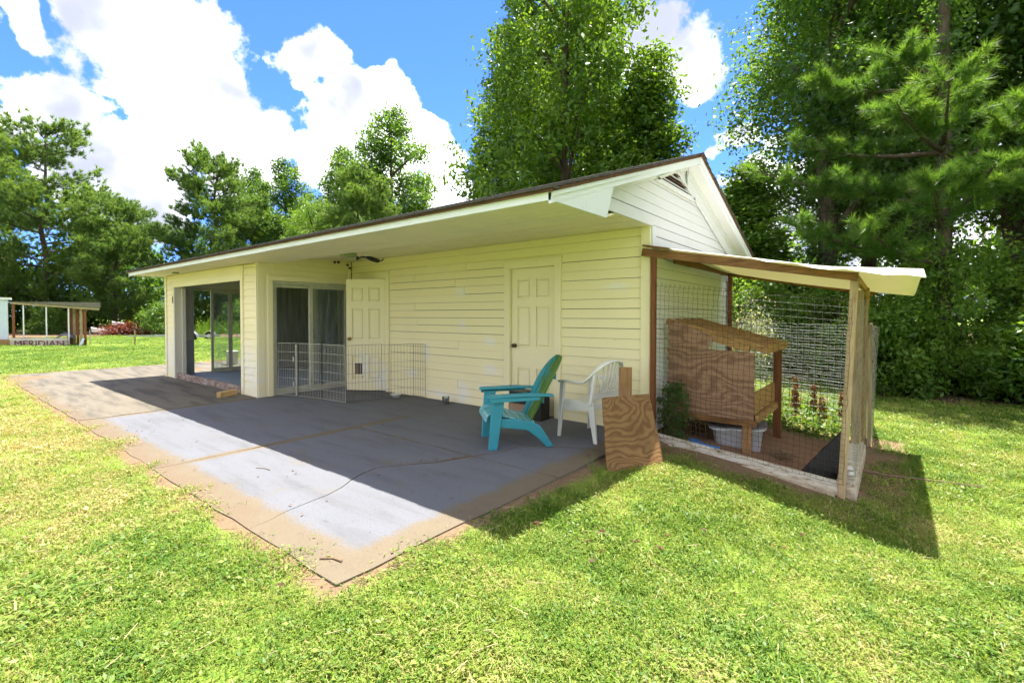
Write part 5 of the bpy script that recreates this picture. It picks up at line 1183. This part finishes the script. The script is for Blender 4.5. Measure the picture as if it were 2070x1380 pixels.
# ------------------------------------------------------------------ plants in and around the coop
cl_ = thing('climbing_weed', 'dark weed climbing the wall inside the left end of the coop', 'weed', (.22, .20, -.1))
n = 130; z = rg.uniform(.02, .68, n); a = rg.uniform(0, 6.28, n); r_ = .05 + .13*np.sin(np.clip(z/.72, 0, 1)*math.pi)**.6*rg.random(n)
add_mesh('foliage', leaf_mesh('foliage', np.stack([r_*np.cos(a)*1.1, r_*np.sin(a)*.6, z], 1), np.stack([np.cos(a), np.sin(a), 0*a], 1), 12, .025, .045, 'leaf_dark', rg, droop=.5, aspect=.4), cl_)
for k in range(5): MB().tube([(rg.normal(0,.03), rg.normal(0,.03), 0), (rg.normal(0,.05), rg.normal(0,.04), .35), (rg.normal(0,.08), rg.normal(0,.05), .66)], .005, 4, False).build('stem', 'dry_stick', cl_, world=False)
for k, (x, y, h) in enumerate(((1.05,3.05,.62),(1.40,2.98,.40),(1.62,3.25,.50),(1.22,3.6,.48),(.98,3.5,.40))):
    d = thing('dead_dock', ('withered brown dock stalk behind the coop, %s' % ('tallest at the left', 'short one in the middle', 'the one nearest the right post', 'rear middle one', 'rear left one')[k]), 'plant', (x, y, ghf(x, y)))
    MB().tube([(0,0,0),(.02,.01,h*.5),(.01,.03,h)], [.008,.006,.003], 5, False).build('stalk', 'dry_stick', d, world=False)
    nn_ = 30; zz = rg.uniform(.08, h, nn_); aa = rg.uniform(0, 6.28, nn_); rr = .03*(1.15-zz/h)+.012
    add_mesh('dry_leaves', leaf_mesh('dry_leaves', np.stack([rr*np.cos(aa), rr*np.sin(aa), zz], 1), np.stack([np.cos(aa), np.sin(aa), 0*aa], 1), 6, .016, .05, 'dry_plant', rg, droop=.8), d)
def tuftplant(name, label, cat, x, y, z, n, ln, w, mat, sp=.35):
    t = thing(name, label, cat, (x, y, z)); aa = rg.uniform(0, 6.28, n); dd = unit(np.stack([np.cos(aa)*sp, np.sin(aa)*sp, np.ones(n)], 1)); b0 = rg.normal(0, .03, (n, 3)); b0[:, 2] = 0
    add_mesh('blades', needle_mesh('blades', b0, dd, 2, ln, w, mat, rg, None, 2.0), t)
tuftplant('grass_tuft', 'tuft of long grass at the slab edge beside the leaning plywood', 'grass tuft', .14, -1.50, -.09, 28, .24, .010, 'leaf_bright', .5)
tuftplant('grass_tuft', 'small weed tuft at the corner of the concrete', 'grass tuft', -.42, -4.05, -.04, 14, .12, .006, 'leaf_bright', .5)
tuftplant('grass_tuft', 'weed tuft where the slab joint meets the right edge', 'grass tuft', .05, -1.98, -.08, 18, .12, .007, 'leaf_green', .5)
bedn = 420; bx_ = rg.uniform(-.1, 1.8, bedn); by_ = rg.uniform(2.0, 4.3, bedn)
o = bpy.data.objects.new('bed_weeds', leaf_mesh('bed_weeds', np.stack([bx_, by_, gh(bx_, by_)+.03], 1), np.tile([0,0,1.], (bedn,1)), 14, .05, .06, 'leaf_bright', rg)); COL.objects.link(o); tag(o, 'low weeds covering the garden bed behind the coop', 'weeds', kind='stuff')
ns = MB()
for k in range(90):
    a = rg.uniform(0, 6.28); r0 = rg.uniform(.02, .16); p = Vector((1.22+r0*math.cos(a), .62+r0*.7*math.sin(a), -.20+rg.uniform(0,.06))); q = p + Vector((rg.normal(0,.08), rg.normal(0,.08), rg.normal(0,.02))); ns.wire(p, q, .003)
tag(ns.build('straw_heap', 'dry_stick'), 'small heap of straw on the coop floor', 'straw heap')
# ------------------------------------------------------------------ lawn
def grassmat(name, a, b_, c, tr=.35):
    b = NB(name); at = b.n('ShaderNodeAttribute'); at.attribute_name = 'var'; oi = b.n('ShaderNodeObjectInfo')
    w = b.pos(src='World'); P = b.sep(w)
    big = b.noise(w, .55, 4, .6); med = b.noise(w, 2.6, 4, .6)
    dry = b.math('ADD', b.math('MULTIPLY_ADD', big, 1.2, -.6), b.math('MULTIPLY_ADD', med, 1.2, -.6))
    dry = b.math('ADD', dry, b.math('MULTIPLY', b.step(P[0], .5, -3.5, 0.0, .36), b.step(P[0], -17, -11, -.5, 1.0)))
    v = b.math('ADD', b.math('ADD', at.outputs['Fac'], b.math('MULTIPLY_ADD', oi.outputs['Random'], .3, -.15)), dry)
    col = b.ramp(v, [(.12, a), (.5, b_), (.95, c)])
    tcol = b.mix(1.0, col, (1.4, 1.35, .6), 'MULTIPLY')
    p = b.n('ShaderNodeBsdfPrincipled'); b.l(col, p.inputs['Base Color']); p.inputs['Roughness'].default_value = .5; p.inputs['Specular IOR Level'].default_value = .35
    t = b.n('ShaderNodeBsdfTranslucent'); b.l(tcol, t.inputs[0]); mx = b.n('ShaderNodeMixShader'); mx.inputs[0].default_value = tr
    b.l(p.outputs[0], mx.inputs[1]); b.l(t.outputs[0], mx.inputs[2]); b.l(mx.outputs[0], b.out.inputs[0])
grassmat('grass_blade', (.075,.165,.014), (.225,.315,.042), (.43,.355,.16))
def tuft_mesh(seed, nb, patch, h0, h1, w, lean, ovate=0):
    r = np.random.default_rng(seed); V, F, var = [], [], []
    for i in range(nb):
        x, y = r.normal(0, patch, 2); a = r.uniform(0, 6.28); L_ = r.uniform(h0, h1); ww = w*r.uniform(.7, 1.3); el = r.uniform(*lean); d = np.array([math.cos(a), math.sin(a), 0]); s = np.array([-d[1], d[0], 0])*ww
        p0 = np.array([x, y, -.004]); p1 = p0 + d*L_*.45*math.cos(el) + np.array([0, 0, L_*.5*math.sin(el)+.004]); p2 = p0 + d*L_*math.cos(el)*1.05 + np.array([0, 0, L_*.62*math.sin(el)])
        o = len(V); V += [p0-s*.5, p0+s*.5, p1+s*.55, p1-s*.55, p2]; F += [(o,o+1,o+2,o+3),(o+3,o+2,o+4)]; v = r.normal(.42, .2); var += [v, v]
    for i in range(ovate):
        x, y = r.normal(0, patch*1.1, 2); z = r.uniform(.012, .035); a = r.uniform(0, 6.28); L_ = r.uniform(.008, .015); d = np.array([math.cos(a), math.sin(a), r.normal(0,.35)])*L_; s = np.array([-math.sin(a), math.cos(a), r.normal(0,.35)])*L_*.55
        c = np.array([x, y, z]); o = len(V); V += [c-d, c+s, c+d, c-s]; F += [(o,o+1,o+2,o+3)]; var += [r.normal(.25,.12)]
    me = bpy.data.meshes.new('grass_clump'); me.from_pydata([tuple(v) for v in V], [], F); at = me.attributes.new('var', 'FLOAT', 'FACE'); at.data.foreach_set('value', np.clip(var,0,1).astype(np.float32)); me.materials.append(M['grass_blade']); return me
gcol = bpy.data.collections.new('grass_clumps')
for k in range(7):
    me = tuft_mesh(100+k, 58 if k < 5 else 40, .056, .022, .062, .0037, (.2, 1.25), 2 if k % 2 else 7)
    gcol.objects.link(bpy.data.objects.new('grass_clump', me))
def lawn():
    r = np.random.default_rng(5); X, Y, S = [], [], []
    def ring(r0, r1, dens, sc):
        n = int(math.pi*(r1*r1-r0*r0)*dens*.5); rad = np.sqrt(r.uniform(r0*r0, r1*r1, n)); a = math.atan2(.782,-.623) + r.uniform(-math.pi*.5, math.pi*.5, n)
        X.append(CAMP[0]+rad*np.cos(a)); Y.append(CAMP[1]+rad*np.sin(a)); S.append(sc*r.uniform(.75, 1.3, n))
    ring(.8, 3.2, 430, .95); ring(3.2, 5.5, 300, 1.05); ring(5.5, 9, 150, 1.25); ring(9, 16, 60, 1.65); ring(16, 28, 18, 2.3); ring(28, 46, 6, 3.2)
    x, y, s = map(np.concatenate, (X, Y, S))
    w = .06*np.sin(x*5.1+y*2)+.05*np.sin(x*11.3)+.05*np.sin(y*7.7)
    slab = (x > -13.78+w) & (x < .055+w*.6) & (y > -4.06+w*1.0) & (y < 4.3)
    coop = (x > -.1) & (x < 2.12+w*2) & (y > -.20+w*2.2) & (y < 2.9)
    bed = (x > -.1) & (x < 1.9) & (y > 2.5) & (y < 4.4)
    keep = ~(slab | coop | bed) & (y < 7.4+w*4) & ~((x > -11.0) & (x < .2) & (y > -2) & (y < 4.3)) & (x > -40)
    # bare strip along the slab edges and before the coop curb
    thin = ((y > -4.22) & (y < -4.0) & (x < .1) & (x > -13.7)) | ((x > 0) & (x < .16) & (y > -4.05) & (y < 0) & (r.random(len(x)) < .5)) | ((x > .1) & (x < 2.4) & (y > -.55) & (y < 2.9))
    keep &= ~(thin & (r.random(len(x)) < .42)) & ~(r.random(len(x)) < .06)
    # worn patches
    pt = np.sin(x*1.9+1)*np.sin(y*2.3+x*.7)+.4*np.sin(x*5+y*4); keep &= ~((pt > 1.05) & (r.random(len(x)) < .45))
    x, y, s = x[keep], y[keep], s[keep]; n = len(x)
    s = s*(1 + .16*np.sin(x*2.7+y*1.1)*np.sin(y*3.1-x*.8) + .15*np.sin(x*7.3+2)*np.sin(y*6.1))
    me = bpy.data.meshes.new('lawn_grass'); me.vertices.add(n); me.vertices.foreach_set('co', np.stack([x, y, gh(x, y)], 1).astype(np.float32).ravel())
    a = me.attributes.new('scl', 'FLOAT_VECTOR', 'POINT'); hs = s*(.62+.38/np.maximum(s, 1)); a.data.foreach_set('vector', np.stack([s, s, np.minimum(hs, 1.9)], 1).astype(np.float32).ravel())
    a = me.attributes.new('rot', 'FLOAT_VECTOR', 'POINT'); a.data.foreach_set('vector', np.stack([r.normal(0,.08,n), r.normal(0,.08,n), r.uniform(0, 6.28, n)], 1).astype(np.float32).ravel())
    me.materials.append(M['grass_blade'])
    o = bpy.data.objects.new('lawn_grass', me); COL.objects.link(o); tag(o, 'mown lawn grass and low weeds around the concrete and the coop', 'grass', kind='stuff')
    ng = bpy.data.node_groups.new('scatter_grass', 'GeometryNodeTree'); ng.interface.new_socket('Geometry', in_out='INPUT', socket_type='NodeSocketGeometry'); ng.interface.new_socket('Geometry', in_out='OUTPUT', socket_type='NodeSocketGeometry')
    N, L = ng.nodes, ng.links; gi = N.new('NodeGroupInput'); go = N.new('NodeGroupOutput'); ip = N.new('GeometryNodeInstanceOnPoints'); ci = N.new('GeometryNodeCollectionInfo'); ci.inputs['Collection'].default_value = gcol; ci.inputs['Separate Children'].default_value = True; ci.inputs['Reset Children'].default_value = True
    def attr(nm):
        q = N.new('GeometryNodeInputNamedAttribute'); q.data_type = 'FLOAT_VECTOR'; q.inputs['Name'].default_value = nm; return q.outputs['Attribute']
    L.new(gi.outputs[0], ip.inputs['Points']); L.new(ci.outputs[0], ip.inputs['Instance']); ip.inputs['Pick Instance'].default_value = True
    rv = N.new('FunctionNodeRandomValue'); rv.data_type = 'INT'; rv.inputs[4].default_value = 0; rv.inputs[5].default_value = 6; L.new(rv.outputs[2], ip.inputs['Instance Index'])
    er = N.new('FunctionNodeEulerToRotation'); L.new(attr('rot'), er.inputs[0]); L.new(er.outputs[0], ip.inputs['Rotation']); L.new(attr('scl'), ip.inputs['Scale']); L.new(ip.outputs[0], go.inputs[0])
    md = o.modifiers.new('scatter', 'NODES'); md.node_group = ng
lawn()
# fallen leaves and clippings
fl_ = MB()
for k in range(34):
    x, y = (random.uniform(-6, 3.5), random.uniform(-7, -.5)) if k > 14 else (random.gauss(1.0, .45), random.gauss(-2.4, .5))
    if -13.6 < x < .05 and y > -4.1: continue
    z = ghf(x, y) + random.uniform(.03, .05); a = random.uniform(0, 6.28); l = random.uniform(.014, .032); c, s = math.cos(a), math.sin(a); cz = random.uniform(-.02, .02)
    fl_.add([(x-c*l, y-s*l, z), (x+s*l*.6, y-c*l*.6, z+.012), (x+c*l, y+s*l, z+cz), (x-s*l*.6, y+c*l*.6, z+.014)], [(0, 1, 2, 3)])
tag(fl_.build('fallen_leaves', 'dead_leaf'), 'scattered dead red brown leaves lying on the lawn', 'leaves', kind='stuff')
st_ = MB()
for k in range(420):
    if k < 260:
        x = random.uniform(-9, .1); y = -4.12 + random.gauss(0, .09)
        if k > 170: x, y = .10 + random.gauss(0, .05), random.uniform(-4, -.3)
    else: x, y = random.uniform(-.1, 2.4), random.gauss(-.28, .14)
    z = ghf(x, y) + random.uniform(.004, .03); a = random.uniform(0, 6.28); l = random.uniform(.02, .06)
    st_.wire((x-l*math.cos(a), y-l*math.sin(a), z), (x+l*math.cos(a), y+l*math.sin(a), z+random.uniform(-.01, .012)), .0016)
tag(st_.build('dry_clippings', 'dry_stick'), 'dry grass clippings along the slab edge and coop curb', 'clippings', kind='stuff')

plain('straw', (.46, .38, .21), .8, var=.35, scale=9)
sw = MB()
for k in range(900):
    rad = math.sqrt(random.uniform(1.0, 64)); a = 2.243 + random.uniform(-1.2, 1.2); x, y = CAMP[0]+rad*math.cos(a), CAMP[1]+rad*math.sin(a)
    if -13.7 < x < .1 and y > -4.15 or (x > -.1 and x < 2.2 and y > -.2): continue
    z = ghf(x, y) + random.uniform(.02, .045); a = random.uniform(0, 6.28); l = random.uniform(.015, .06)
    sw.wire((x-l*math.cos(a), y-l*math.sin(a), z), (x+l*math.cos(a), y+l*math.sin(a), z+random.uniform(-.012, .012)), .0016)
tag(sw.build('straw_bits', 'straw'), 'pale dry straw bits strewn over the lawn', 'straw', kind='stuff')
